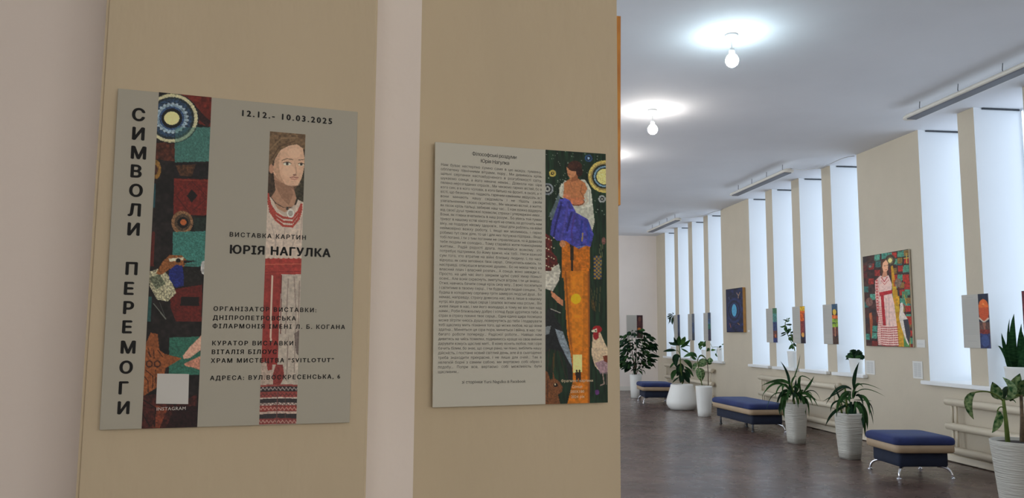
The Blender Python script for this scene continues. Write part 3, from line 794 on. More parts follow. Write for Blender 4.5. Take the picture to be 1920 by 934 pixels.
# woman painting
fw = Frame((WX-.032, 9.77, 1.92), WU, WNN)
pw = root('framed_painting', fw, 'large painting of a standing woman in white embroidered dress with a stork beside her', 'painting')
qw = [(1617.5, 481.8), (1704.6, 466.7), (1710.3, 651.2), (1624.4, 648.6)]
Lw = [fw.loc(*q) for q in qw]
u0 = (Lw[0][0]+Lw[3][0])/2; u1 = (Lw[1][0]+Lw[2][0])/2; v1 = (Lw[0][1]+Lw[1][1])/2; v0 = (Lw[2][1]+Lw[3][1])/2
Rw = [(u0, v1), (u1, v1), (u1, v0), (u0, v0)]
o = board_base('frame', fw, Rw, .024, M['woodl'], pw, True, .002); o.location.z = -.024
def paintw(X, Y, s, t):
    U, V = s*360, t*700                      # own picture coordinates
    c = Canvas(U, V, (66, 44, 42)); c.grain(.4, 30, 30, 8)
    rg = random.Random(3); pal = [(138, 50, 44), (74, 128, 118), (56, 46, 50), (92, 42, 42), (88, 138, 126), (120, 48, 42), (60, 100, 98)]
    for j in range(12):
        for i in range(7):
            if (i+j) % 2 == 0 or rg.random() < .35:
                x, y = i*54-8+rg.uniform(-6, 6), j*60+rg.uniform(-8, 8)
                c.poly([(x, y), (x+44, y+3), (x+42, y+48), (x-2, y+46)], rg.choice(pal), nz=.3, ns=9, seed=i*13+j)
    for j in range(12):
        for i in range(3):
            x, y = 236+i*44+rg.uniform(-4, 4), j*58+rg.uniform(-6, 6)
            c.poly([(x, y), (x+36, y+3), (x+34, y+44), (x-1, y+42)], [(156, 54, 44), (84, 136, 118), (128, 104, 62)][(i+j) % 3], nz=.25, ns=8, seed=i*7+j)
    c.poly([(226, 95), (240, 95), (268, 330), (292, 560), (300, 700), (250, 700), (232, 400)], (190, 152, 52), a=.85, nz=.15, ns=15)
    c.poly([(258, 560), (345, 560), (345, 700), (258, 700)], (184, 150, 60), a=.55, nz=.2, ns=14)
    for x, y, w, h, col in ((288, 520, 42, 55, (150, 52, 40)), (296, 640, 44, 60, (86, 128, 84)), (255, 650, 34, 50, (176, 142, 60)), (320, 480, 40, 60, (160, 60, 44)), (240, 210, 38, 50, (170, 96, 42)), (300, 300, 40, 50, (90, 128, 100)), (310, 180, 46, 50, (160, 56, 44)), (250, 330, 30, 60, (186, 150, 56))):
        c.poly([(x, y), (x+w, y+2), (x+w-2, y+h), (x, y+h)], col, nz=.2, ns=8)
    c.ell(222, 62, 40, 44, (72, 62, 54), nz=.3, ns=8); c.ell(222, 62, 24, 27, (120, 112, 84), nz=.3, ns=8); c.ell(222, 62, 15, 17, (214, 200, 150))
    c.line([(345, 30), (345, 100)], 7, (176, 158, 90)); c.line([(326, 62), (364, 62)], 7, (176, 158, 90))
    c.ell(60, 85, 9, 9, (180, 170, 140)); c.ell(62, 76, 20, 20, (60, 90, 100), a=.5)
    # dress
    c.poly([(110, 190), (140, 165), (175, 180), (205, 170), (228, 240), (222, 300), (238, 380), (248, 500), (258, 690), (100, 690), (96, 600), (112, 480), (100, 430), (98, 300)], (204, 180, 176), nz=.1, ns=14)
    c.poly([(96, 200), (122, 180), (128, 300), (120, 440), (100, 440), (92, 320)], (196, 158, 154), nz=.3, ns=7)
    for y in range(200, 430, 22): c.ell(108, y, 9, 7, (176, 84, 84), a=.8)
    for x in (150, 175, 200):
        c.line([(x, 340), (x-6, 540)], 5, (170, 144, 146), a=.7)
    c.poly([(125, 292), (226, 282), (228, 308), (128, 322)], (166, 44, 52), nz=.15, ns=10)
    c.poly([(136, 315), (160, 312), (168, 545), (144, 545)], (164, 46, 54), nz=.15, ns=10)
    c.line([(148, 180), (170, 215), (195, 182)], 6, (172, 62, 64)); c.line([(145, 205), (172, 236), (204, 204)], 4, (180, 90, 88))
    for y in range(400, 690, 14): c.line([(98, y), (140, y+5)], 5, (158, 66, 66), a=.8)
    for y in range(556, 695, 17): c.line([(130, y), (192, y+4), (256, y)], 8, (150, 58, 62), a=.85)
    for x in range(110, 256, 14): c.line([(x, 560), (x, 690)], 2.5, (220, 196, 190), a=.8)
    # head
    c.poly([(152, 60), (190, 40), (208, 80), (200, 150), (190, 175), (160, 180), (146, 130)], (86, 60, 44), nz=.2)
    c.poly([(165, 72), (192, 52), (206, 80), (202, 130), (184, 148), (166, 138), (158, 105)], (208, 166, 142), nz=.06)
    c.poly([(166, 135), (192, 142), (196, 172), (150, 182)], (186, 140, 118)); c.line([(174, 96), (184, 96)], 3, (84, 58, 48)); c.line([(192, 95), (202, 94)], 3, (84, 58, 48)); c.line([(182, 128), (196, 126)], 4, (160, 70, 64))
    # stork
    c.poly([(280, 420), (284, 385), (298, 378), (306, 395), (304, 450), (332, 500), (345, 590), (330, 690), (314, 660), (284, 560), (270, 490)], (196, 190, 186), nz=.1, ns=10)
    c.poly([(300, 505), (335, 500), (348, 600), (334, 680), (316, 630)], (62, 62, 72), nz=.2); c.line([(304, 392), (322, 410), (326, 450)], 6, (150, 70, 50))
    c.line([(315, 325), (330, 400)], 4, (186, 160, 60))
    c.poly([(36, 450), (58, 440), (62, 520), (48, 650), (40, 600)], (150, 88, 60), nz=.2); c.ell(45, 470, 10, 26, (170, 110, 80))
    c.ell(40, 360, 30, 34, (120, 90, 84), nz=.3, ns=8); c.ell(275, 235, 26, 32, (120, 104, 96), nz=.3, ns=8)
    return c.C
picture('canvas_print', fw, pw, Rw, 190, 340, paintw, KH, .0006, True, .2, -.3)
# blue painting
fb = Frame((WX-.06, 14.78, 1.92), WU, WNN)
pb = root('framed_painting', fb, 'dark blue painting with a pale oval at its centre and ochre sides', 'painting')
Rb = [(-.41, .415), (.41, .415), (.41, -.435), (-.41, -.435)]
o = board_base('ochre_frame', fb, Rb, .055, mat('ochre_side', (190, 140, 74), .5, var=.1), pb, True, .002); o.location.z = -.056
def paintb(X, Y, s, t):
    U, V = s*115, t*270
    c = Canvas(U, V, (34, 42, 78)); c.grain(.5, 16, 16, 3)
    for r, col in ((52, (40, 52, 92)), (42, (28, 34, 62)), (32, (44, 62, 104)), (26, (26, 32, 54))): c.ell(56, 135, r, r*1.5, col, nz=.3, ns=7)
    c.ell(56, 135, 17, 38, (88, 150, 186), nz=.08, ns=10)
    c.line([(76, 30), (88, 48), (98, 28)], 4, (150, 130, 112)); c.line([(87, 46), (86, 62)], 4, (150, 130, 112))
    c.line([(24, 215), (30, 240)], 4, (140, 96, 80)); c.line([(78, 214), (90, 224)], 4, (136, 104, 80)); c.line([(20, 50), (24, 64)], 4, (80, 90, 120))
    for r in (22, 30): 
        c.line([(56-r, 190+r*.4), (56, 196+r*.5), (56+r, 190+r*.4)], 2, (52, 66, 108))
    c.C[(U < 3) | (V < 3) | (V > 267)] = (22, 20, 26)
    return c.C
picture('canvas_print', fb, pb, Rb, 110, 220, paintb, KH, .0006, True, .2, -.25)

# info boards on piers
def strip_fn(kind):
    def fn(X, Y, s, t):
        U, V = s*60, t*330
        c = Canvas(U, V, (30, 40, 66)); c.grain(.3, 20, 30, 5)
        def band(a, b, col): c.poly([(-5, a), (65, a+4), (65, b), (-5, b+4)], col, nz=.35, ns=9, seed=int(a))
        if kind == 'moon':
            c.ell(30, 85, 30, 52, (206, 104, 46), nz=.12, ns=9); c.poly([(0, 85), (60, 85), (56, 150), (32, 165), (4, 150)], (186, 82, 44), nz=.12)
            c.ell(30, 62, 4, 6, (214, 150, 90)); c.line([(2, 148), (28, 172), (56, 150)], 8, (190, 176, 164))
            band(170, 230, (92, 66, 60)); c.poly([(20, 175), (38, 175), (34, 230), (26, 230)], (140, 96, 80)); band(215, 240, (120, 44, 36)); band(240, 330, (46, 56, 104)); c.ell(30, 285, 24, 36, (66, 92, 150), a=.6)
        elif kind == 'fire':
            band(0, 50, (196, 160, 52)); band(40, 140, (190, 90, 38)); band(130, 240, (132, 60, 56)); c.ell(30, 255, 20, 20, (200, 150, 80)); band(285, 335, (44, 34, 44)); c.poly([(46, 60), (60, 60), (60, 330), (46, 330)], (70, 66, 120), a=.6)
        elif kind == 'bird':
            band(0, 50, (60, 90, 120)); c.ell(28, 66, 20, 24, (196, 168, 70)); band(90, 120, (190, 100, 52)); band(120, 190, (130, 160, 62)); band(150, 158, (60, 90, 60)); band(190, 260, (104, 64, 60)); c.line([(30, 190), (26, 300)], 9, (180, 130, 104)); band(265, 335, (80, 58, 50))
        elif kind == 'teal':
            band(0, 60, (70, 116, 90)); band(50, 140, (78, 132, 130)); band(130, 230, (52, 68, 112)); band(215, 290, (96, 62, 60)); c.ell(34, 265, 10, 16, (184, 104, 70)); band(285, 335, (44, 54, 112))
        elif kind == 'sea':
            band(0, 70, (64, 82, 110)); band(70, 130, (60, 92, 130)); band(130, 190, (44, 104, 100)); band(200, 335, (62, 60, 84))
        elif kind == 'night':
            band(0, 110, (56, 72, 110)); band(110, 240, (64, 76, 104)); band(240, 335, (44, 52, 80))
        elif kind == 'mist':
            band(0, 110, (90, 100, 116)); band(110, 240, (66, 84, 116)); band(240, 335, (60, 70, 86))
        elif kind == 'ember':
            band(0, 90, (64, 42, 48)); c.ell(30, 60, 16, 40, (104, 66, 60)); band(90, 200, (78, 46, 48)); c.ell(24, 205, 18, 24, (176, 112, 60)); band(240, 335, (70, 44, 44))
        elif kind == 'wine':
            band(0, 335, (104, 40, 50)); c.ell(30, 160, 22, 60, (150, 84, 60))
        return c.C
    return fn
def info_board(fr, u0, u1, v0, v1, kind, label, group='essay boards on the window piers'):
    p = root('info_board', fr, label, 'board', group)
    us = u1-(u1-u0)*.37 if kind != 'wine' else u0+.001
    board_base('backing_board', fr, [(u0, v1), (u1, v1), (u1, v0), (u0, v0)], .006, M['board'], p, True, .0008)
    picture('painting_strip', fr, p, [(us, v1), (u1, v1), (u1, v0), (us, v0)], 24, 90, strip_fn(kind), KH, .0065, True, .2, -.1)
    if kind == 'wine': return p
    bm = bmesh.new(); w = us-u0
    box(bm, (u0+w*.3, v1-.034, .0062), (u0+w*.7, v1-.028, .0066))
    for i in range(34):
        y = v1-.055-i*.0118
        box(bm, (u0+w*.07, y-.0018, .0062), (u0+w*.93, y+.0018, .0066))
    box(bm, (u0+w*.2, v0+.075, .0062), (u0+w*.8, v0+.08, .0066))
    obj('printed_text', bm, mat('faint_print', (186, 184, 180), .7) if 'faint' not in M else M['faint'], p)
    return p
M['faint'] = mat('faint_print', (166, 163, 156), .7)
lab = {(0, 0): ('night', 'white essay board with navy picture strip on the pier nearest the far corner'),
       (0, 1): ('mist', 'white essay board with grey-blue picture strip on the middle pier of the far windows'),
       (0, 2): ('sea', 'white essay board with blue and teal picture strip on the pier nearest the blue painting'),
       (1, 0): ('teal', 'white essay board with green-to-blue picture strip just right of the blue painting'),
       (1, 1): ('fire', 'white essay board with yellow and orange flame picture strip beside the slender sill plant'),
       (1, 2): ('bird', 'white essay board with green and orange banded picture strip left of the woman painting'),
       (2, 0): ('moon', 'white essay board with an orange disc above hands, right of the woman painting'),
       (2, 1): ('wine', 'dark red picture panel behind the snake plant at the right edge')}
for (gi, k), (kind, lb) in lab.items():
    yc = groups[gi]-OP-PIER/2-k*1.0
    fr = Frame((WX-.008, yc, 1.6), WU, WNN)
    if kind == 'wine': info_board(fr, yc-onX(1916.6, 570, WX-.014).y, .215, -.293, .302, kind, lb, None)
    else: info_board(fr, -.21, .215, -.293, .302, kind, lb)
# end wall boards
fe = Frame((0, YE-.008, 1.6), Vector((1, 0, 0)), Vector((0, -1, 0)))
info_board(fe, 5.33, 5.755, -.262, .325, 'ember', 'essay board with dark red picture strip on the end wall above the ficus', 'essay boards on the end wall')
info_board(fe, 4.69, 5.135, -.262, .325, 'night', 'essay board mostly hidden behind the wall corner, on the end wall', 'essay boards on the end wall')
# small labels and sheets on the wide wall
def sheet(px0, px1, label, rows, cols=1, cat='notice'):
    a = onX(*px0, WX-.003); b = onX(*px1, WX-.003)
    fr = Frame((WX-.003, (a.y+b.y)/2, (a.z+b.z)/2), WU, WNN)
    w = abs(a.y-b.y)/2; h = abs(a.z-b.z)/2
    p = root('paper_notice', fr, label, cat)
    board_base('paper_sheet', fr, [(-w, h), (w, h), (w, -h), (-w, -h)], .002, M['paper'], p, True, 0)
    bm = bmesh.new()
    for c_ in range(cols):
        for i in range(rows):
            y = h*.72-i*(1.44*h/max(1, rows-1)) if rows > 1 else -h*.1
            x0 = -w*.72+c_*(1.5*w/cols); box(bm, (x0, y-h*.035, .002), (x0+1.3*w/cols, y+h*.035, .0025))
    obj('printed_text', bm, M['print'], p)
sheet((1623, 675.5), (1641, 703), 'white notice sheet with grey print, below left of the woman painting', 9, 2)
sheet((1711, 677), (1731, 711), 'white notice sheet with grey print, below right of the woman painting', 11, 2)
sheet((1719, 637), (1735, 652), 'small white title card right of the woman painting', 1, 1, 'label')
sheet((1402.5, 619), (1406, 622.5), 'tiny white title card right of the blue painting', 1, 1, 'label')

# ------------------------------------------------------------------ ceiling lamps
bmesh_cache = {}
def make_lamp(i, y, col, power, label):
    t = empty('ceiling_lamp', (BULB_X, y, H), label, 'lamp', 'bare bulb pendants in a row along the ceiling')
    bm = bmesh.new(); lathe(bm, [(.055, -.0005), (.058, -.008), (.05, -.02), (.03, -.05), (.012, -.062), (.006, -.064)], 24); obj('ceiling_rose', bm, M['porc'], t, True)
    bm = bmesh.new(); tube(bm, [(0, 0, -.062), (0, 0, -.125)], .004); obj('cord', bm, M['porc'], t, True)
    bm = bmesh.new(); lathe(bm, [(.01, -.12), (.02, -.125), (.024, -.14), (.024, -.165), (.019, -.168)], 20); obj('socket', bm, M['porc'], t, True)
    bm = bmesh.new(); lathe(bm, [(.014, -.163), (.024, -.172), (.042, -.19), (.054, -.215), (.056, -.235), (.046, -.262), (.026, -.28), (.006, -.286)], 24)
    obj('bulb', bm, emis('lit_bulb_%s' % ('cool' if i == 0 else 'warm'), col, power), t, True)
names = ['bare bulb pendant with cool white light nearest the camera', 'bare bulb pendant with warm white light behind the cool one']
for i, (y, col, pw_) in enumerate(BULBS):
    if i < 2: lb = names[i]
    else: lb = 'bare bulb pendant farther down the ceiling row, %s lamp from the near end' % ['third', 'fourth', 'fifth', 'sixth'][i-2]
    make_lamp(i, y, col, pw_, lb)

# ------------------------------------------------------------------ ceiling heaters
HX = 5.42
def heater(y0, y1, label):
    t = empty('ceiling_heater', (HX, (y0+y1)/2, 3.85), label, 'heater', 'long infrared heaters under the ceiling')
    L = (y1-y0)/2
    def out(w, l, z, n=8):
        pts = []
        for sgn in (1, -1):
            for k in range(n+1):
                a = math.pi*k/n
                pts.append((sgn*w*math.cos(a), sgn*(l-w+w*.9*math.sin(a)), z))
        return pts
    bm = bmesh.new(); rings(bm, [out(.05, L-.03, .05), out(.078, L-.004, .03), out(.088, L, .008), out(.086, L, .0)]); obj('housing', bm, M['heatf'], t, True)
    bm = bmesh.new(); box(bm, (-.058, -L+.09, -.012), (.058, L-.09, .004)); bevel(bm, .004, 1); obj('heating_panel', bm, M['heatp'], t)
    n = 4
    for k in range(n):
        yy = -L+.25+(2*L-.5)*k/(n-1)
        bm = bmesh.new(); tube(bm, [(.0, yy, .045), (.0, yy+.01, .09), (0, yy, .15)], .004, 6); obj('hanging_hook', bm, M['dark'], t)
heater(5.75, 8.12, 'long grey ceiling heater above the nearest windows')
heater(10.93, 13.1, 'long grey ceiling heater above the middle windows')
heater(16.0, 18.17, 'long grey ceiling heater above the far windows')
def cable(pts, label):
    bm = bmesh.new(); P = []
    for a, b, c in zip(pts[::2], pts[1::2], pts[2::2]): P += bez(a, b, c, 6)[(0 if not P else 1):]
    tube(bm, P, .006, 6); tag(obj('power_cable', bm, M['cable'], None, True), label, 'cable', 'heater cables')
cable([(5.44, 10.97, 3.9), (5.6, 10.7, 3.78), (5.85, 10.5, 3.9), (6.0, 10.42, 3.98), (6.12, 10.4, 3.98)], 'white cable drooping from the middle ceiling heater to the wall')
cable([(5.44, 16.04, 3.9), (5.55, 15.8, 3.84), (5.8, 15.55, 3.88), (6.0, 15.45, 3.97), (6.13, 15.4, 3.98)], 'white cable drooping from the far ceiling heater to the wall')

# ------------------------------------------------------------------ pipe radiators
def radiator(y0, y1, label, valve=None):
    t = empty('pipe_radiator', (6.06, (y0+y1)/2, 0), label, 'radiator', 'cream pipe radiators under the windows'); L = (y1-y0)/2
    for z in (.69, .415, .15):
        bm = bmesh.new()
        prof = [(0, .012), (.0, .035), (.012, .045)]
        pts = [(-L, .02), (-L+.004, .036), (-L+.015, .043), (L-.015, .043), (L-.004, .036), (L, .02)]
        rs = [[(r*math.cos(2*math.pi*k/16), yy, z+r*math.sin(2*math.pi*k/16)) for k in range(16)] for yy, r in pts]
        rings(bm, rs); obj('pipe', bm, M['rad'], t, True)
    for yy in (L-.1, L-.17, -L+.1):
        for za, zb_ in ((.15, .415), (.415, .69)):
            bm = bmesh.new(); tube(bm, [(.0, yy, za+.03), (.0, yy, zb_-.03)], .014, 10); obj('connector', bm, M['rad'], t, True)
    for yy in (L-.03, -L+.03):
        bm = bmesh.new(); tube(bm, [(.0, yy, .69), (.05, yy, .70), (.088, yy, .70)], .012, 8); obj('bracket', bm, M['rad'], t, True)
    if valve:
        bm = bmesh.new(); tube(bm, [(0, -L-.001, .70), (0, -L-.06, .70)], .02, 10); tube(bm, [(-.03, -L-.05, .72), (.03, -L-.05, .72)], .03, 10); obj('valve', bm, M['rad'], t, True)
radiator(5.4, 8.6, 'cream three-pipe radiator under the nearest windows, behind the square ottoman')
radiator(11.0, 13.66, 'cream three-pipe radiator under the middle windows, behind the two spiky plants', True)
radiator(15.95, 19.1, 'cream three-pipe radiator under the far windows')

# ------------------------------------------------------------------ ottomans
def rrect(w, d, r, z, n=5):
    pts = []
    for cx, cy, a0 in ((w/2-r, d/2-r, 0), (-w/2+r, d/2-r, 90), (-w/2+r, -d/2+r, 180), (w/2-r, -d/2+r, 270)):
        for k in range(n+1):
            a = math.radians(a0+90*k/n); pts.append((cx+r*math.cos(a), cy+r*math.sin(a), z))
    return pts
def ottoman(name, loc, rz, w, d, label, z0=.115, darklegs=()):
    t = empty(name, loc, label, 'bench', 'blue upholstered benches with cream band', rz)
    ins = .055
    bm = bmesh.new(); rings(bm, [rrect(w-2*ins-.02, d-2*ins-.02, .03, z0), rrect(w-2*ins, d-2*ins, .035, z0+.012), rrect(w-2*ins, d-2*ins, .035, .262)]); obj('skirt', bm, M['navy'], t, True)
    bm = bmesh.new(); rings(bm, [rrect(w-2*ins, d-2*ins, .04, .252), rrect(w-.03, d-.03, .05, .256), rrect(w-.005, d-.005, .055, .268), rrect(w, d, .06, .30), rrect(w-.004, d-.004, .06, .336)]); obj('cream_band', bm, M['cream'], t, True)
    bm = bmesh.new(); rings(bm, [rrect(w-.01, d-.01, .06, .336), rrect(w+.012, d+.012, .065, .348), rrect(w+.016, d+.016, .065, .375), rrect(w-.0, d-.0, .065, .402), rrect(w-.05, d-.05, .07, .417), rrect(w-.2, d-.2, .08, .424)]); obj('seat_cushion', bm, M['blue'], t, True)
    for lx, ly in darklegs:
        bm = bmesh.new(); tube(bm, [(lx, ly, z0+.01), (lx, ly, .02)], .014, 10); lg = obj('leg', bm, M['dark'], t, True); lg['label'] = 'straight dark leg'
        bm = bmesh.new(); rings(bm, [circle(r, z, 16, 2, lx, ly) for r, z in ((.022, 0), (.022, .008), (.016, .022))]); obj('foot', bm, M['dark'], lg, True)
    for sx in (-1, 1):
        for sy in (-1, 1):
            if darklegs and sx < 0: continue
            cx, cy = sx*(w/2-ins-.03), sy*(d/2-ins-.03)
            lx, ly = sx*(w/2-.035), sy*(d/2-.035)
            bm = bmesh.new(); n0 = len(bm.verts)
            P = bez((cx-sx*.05, cy-sy*.05, z0+.0), (lx-sx*.005, ly-sy*.005, z0+.0), (lx, ly, .012), 8)
            tube(bm, P, .017, 10, .010)
            lg = obj('leg', bm, M['chrome'], t, True)
            bm = bmesh.new(); rings(bm, [circle(r, z, 16, 2, lx, ly) for r, z in ((.026, 0), (.026, .006), (.018, .014), (.008, .022))]); obj('foot', bm, M['chrome'], lg, True)
    return t
ottoman('ottoman', (5.145, 7.93, 0), math.radians(-4), .63, .66, 'square blue ottoman with cream band and curved chrome legs, nearest the camera')
ottoman('bench', (5.15, 12.06, 0), math.radians(2), .60, 1.42, 'longer blue bench with cream band behind the spiky plants in tall white pots', darklegs=((-.235, .5), (.0, .05), (-.22, -.62)))
ottoman('ottoman', (5.03, 16.62, 0), math.radians(-6), .66, .72, 'square blue ottoman with cream band at the far end, left of the bulbous white pot')

# ------------------------------------------------------------------ plants
def leaf_mesh(P, w, shape='blade', hint=None, fold=.25, nacross=2):
    """P: list of centre-line points; w: max width"""
    bm = bmesh.new(); n = len(P)-1; rows = []
    for i, p in enumerate(P):
        t = i/n
        if shape == 'blade': k = min(1, .35+t*2.5)*(1-max(0, (t-.35)/.65)**2.0)
        elif shape == 'oval': k = math.sin(math.pi*min(1, t*.97+.03))**.75
        else: k = (math.sin(math.pi*(t**.75)))**.8          # heart: widest near the base
        k = max(k, .03)
        tg = (P[min(i+1, n)]-P[max(i-1, 0)]).normalized()
        h = Vector(hint) if hint is not None else Vector((-.5, -.85, .15))
        s = tg.cross(h)
        if s.length < 1e-3: s = tg.orthogonal()
        s.normalize(); nn = s.cross(tg).normalized()
        hw = w*k/2
        rows.append([bm.verts.new(p-s*hw+nn*hw*fold), bm.verts.new(p), bm.verts.new(p+s*hw+nn*hw*fold)])
    for a, b in zip(rows, rows[1:]):
        for j in (0, 1): bm.faces.new((a[j], a[j+1], b[j+1], b[j]))
    # give the leaf a little body
    g = bmesh.ops.solidify(bm, geom=bm.faces[:], thickness=.0012)
    return bm
def leaf(parent, P, w, m_, shape='blade', hint=None, fold=.25):
    inv = parent.location
    P = [Vector(p)-inv for p in P]
    bm = leaf_mesh(P, w, shape, hint, fold)
    return obj('leaf', bm, m_, parent, True)
def potted(name, loc, label, prof, pm='pot', p=2.0, soil_z=None, soil_r=None, group=None, n=32, rot=0):
    t = empty(name, loc, label, 'plant', group)
    bm = bmesh.new(); top = prof[-1]
    pr = prof + [(top[0]-.006, top[1]+.004), (top[0]-.014, top[1]), (top[0]-.018, top[1]-.03)]
    lathe(bm, pr, n, p)
    if rot: bmesh.ops.rotate(bm, verts=bm.verts[:], cent=(0, 0, 0), matrix=Matrix.Rotation(rot, 3, 'Z'))
    obj('pot', bm, M[pm], t, True)
    bm = bmesh.new(); lathe(bm, [(top[0]-.02, top[1]-.034), (top[0]-.021, top[1]-.022), (top[0]*.5, top[1]-.016)], 24, p)
    if rot: bmesh.ops.rotate(bm, verts=bm.verts[:], cent=(0, 0, 0), matrix=Matrix.Rotation(rot, 3, 'Z'))
    obj('soil', bm, M['soil'], t, True)
    return t
def stem(t, P, r, m_='stem', r2=None):
    bm = bmesh.new(); tube(bm, [Vector(q)-t.location for q in P], r, 8, r2); return obj('stem', bm, M[m_], t, True)
def smooth3(pts, Y, n=8, dy=(0, 0, 0)):
    a, b, c = [onY(pts[i][0], pts[i][1], Y+dy[i]) for i in range(3)]
    ctl = b*2-(a+c)*.5          # curve passes through b
    return bez(a, ctl, c, n)

# spiky plants D and E
rgd = random.Random(5)
def spiky(loc, Y, org, k, leaves, label, prof):
    t = potted('potted_plant', loc, label, prof, 'ribpot', 3.6, group='spiky dracaena plants in tall white pots', rot=math.radians(10))
    for (a, b, c, w) in leaves:
        pts = [(org[0]+q[0]/k, org[1]+q[1]/k) for q in (a, b, c)]
        d1, d2 = rgd.uniform(-.06, .06), rgd.uniform(-.16, .16)
        if c[1] > b[1]+60: d2 = -abs(d2)-.06; d1 = -.06
        P = smooth3(pts, Y, 9, (0, d1, d2))
        dist = Y*1.05
        leaf(t, P, max(.012, w/k*dist/FPX*1.15), rgd.choice([M['leaf'], M['leaf'], M['leafd']]), 'blade', hint=(rgd.uniform(-.7, -.2), -.85, rgd.uniform(-.1, .5)))
    return t
D_l = [((430, 600), (400, 400), (300, 215), 34), ((455, 560), (540, 330), (588, 120), 14), ((440, 560), (280, 495), (20, 572), 42), ((400, 590), (200, 545), (25, 735), 30),
       ((400, 600), (290, 580), (215, 765), 26), ((430, 640), (350, 560), (330, 700), 36), ((390, 700), (200, 700), (95, 920), 12), ((430, 660), (330, 670), (240, 830), 42),
       ((420, 690), (330, 760), (310, 1000), 46), ((430, 690), (350, 800), (360, 1050), 46), ((510, 690), (520, 560), (528, 470), 28), ((520, 690), (560, 560), (597, 425), 42),
       ((595, 700), (585, 620), (588, 540), 22), ((560, 640), (600, 432), (815, 550), 16), ((640, 660), (725, 550), (790, 430), 30), ((560, 720), (680, 690), (770, 860), 36),
       ((600, 700), (720, 700), (850, 880), 30), ((540, 720), (620, 760), (670, 1000), 46), ((600, 740), (690, 800), (715, 1040), 24), ((600, 690), (700, 660), (765, 715), 16),
       ((600, 740), (740, 735), (835, 800), 20), ((560, 740), (760, 640), (885, 795), 9), ((450, 560), (490, 455), (540, 435), 20), ((470, 620), (520, 575), (560, 640), 22),
       ((440, 720), (300, 850), (300, 1020), 36), ((450, 720), (420, 650), (400, 830), 40), ((480, 720), (500, 680), (470, 820), 44), ((520, 740), (570, 700), (600, 840), 44),
       ((500, 740), (530, 720), (560, 900), 36), ((440, 740), (380, 740), (370, 900), 44), ((560, 760), (640, 760), (690, 880), 36), ((430, 740), (300, 720), (260, 860), 30),
       ((470, 700), (440, 600), (430, 540), 40), ((500, 700), (470, 640), (380, 620), 34), ((540, 700), (600, 650), (640, 640), 32)]
tD = spiky((5.055, 10.27, 0), 10.27, (1425, 650), 7.783, D_l, 'spiky green dracaena in a tall white pot at the near end of the long bench',
           [(.078, 0), (.1, .004), (.108, .1), (.12, .3), (.128, .45), (.127, .505), (.126, .52)])
stem(tD, [(5.04, 10.27, .49), (5.03, 10.27, .66), (5.0, 10.26, .8)], .014, 'stem', .009); stem(tD, [(5.09, 10.26, .49), (5.1, 10.25, .62)], .012, 'stem', .008)
E_l = [((475, 430), (485, 250), (545, 65), 42), ((440, 430), (270, 420), (95, 640), 36), ((380, 400), (200, 510), (50, 600), 14), ((440, 470), (320, 510), (255, 700), 32),
       ((430, 500), (290, 570), (240, 810), 42), ((330, 680), (190, 760), (90, 930), 36), ((320, 580), (200, 620), (160, 740), 22), ((320, 650), (260, 500), (210, 375), 20),
       ((480, 450), (530, 360), (605, 410), 26), ((490, 450), (590, 358), (860, 445), 10), ((490, 500), (640, 430), (895, 530), 12), ((500, 520), (560, 530), (605, 670), 34),
       ((540, 510), (650, 590), (690, 790), 42), ((600, 560), (700, 640), (740, 800), 12), ((650, 600), (710, 760), (735, 910), 10), ((440, 600), (420, 740), (440, 910), 52),
       ((480, 620), (480, 760), (515, 910), 52), ((510, 600), (580, 720), (600, 960), 62), ((540, 600), (630, 760), (655, 980), 46), ((480, 575), (620, 580), (720, 592), 12),
       ((430, 480), (412, 540), (420, 620), 34), ((440, 640), (360, 640), (330, 700), 24), ((470, 640), (400, 690), (395, 780), 34), ((470, 650), (500, 620), (470, 760), 40),
       ((440, 640), (300, 680), (265, 740), 30), ((500, 640), (560, 700), (620, 860), 50), ((520, 600), (600, 800), (625, 1080), 44), ((460, 560), (470, 480), (480, 400), 36),
       ((440, 560), (380, 480), (330, 540), 28), ((480, 540), (500, 470), (540, 480), 24), ((420, 640), (330, 600), (350, 560), 18), ((450, 560), (340, 560), (300, 680), 22), ((420, 600), (370, 560), (340, 620), 18)]
tE = spiky((5.06, 8.95, 0), 8.95, (1535, 670), 7.185, E_l, 'spiky green dracaena in a tall white pot left of the nearest ottoman',
           [(.078, 0), (.102, .004), (.112, .1), (.126, .3), (.133, .45), (.132, .51), (.13, .525)])
stem(tE, [(5.04, 8.95, .5), (5.04, 8.95, .66), (5.03, 8.95, .82)], .015, 'stem', .01); stem(tE, [(4.99, 8.96, .5), (4.96, 8.96, .64)], .012, 'stem', .008)

def list_leaves(t, Y, org, k, L, mats, shape, seed, hint=None, wk=1.0, dyr=.08, fold=.22):
    r = random.Random(seed)
    for item in L:
        a, b, c, w = item[:4]; m_ = M[item[4]] if len(item) > 4 else M[r.choice(mats)]
        pts = [(org[0]+q[0]/k, org[1]+q[1]/k) for q in (a, b, c)]
        P = smooth3(pts, Y, 8, (0, r.uniform(-dyr, dyr)*.5, r.uniform(-dyr, dyr)))
        leaf(t, P, w/k*Y*1.05/FPX*wk, m_, shape, hint or (r.uniform(-.5, 0), -.9, r.uniform(0, .3)), fold)
def petiole(t, Y, org, k, pts, r=.005, m_='stem'):
    P = [onY(org[0]+q[0]/k, org[1]+q[1]/k, Y) for q in pts]
    Q = bez(P[0], P[1]*2-(P[0]+P[2])*.5, P[2], 8) if len(P) == 3 else P
    stem(t, Q, r, m_)

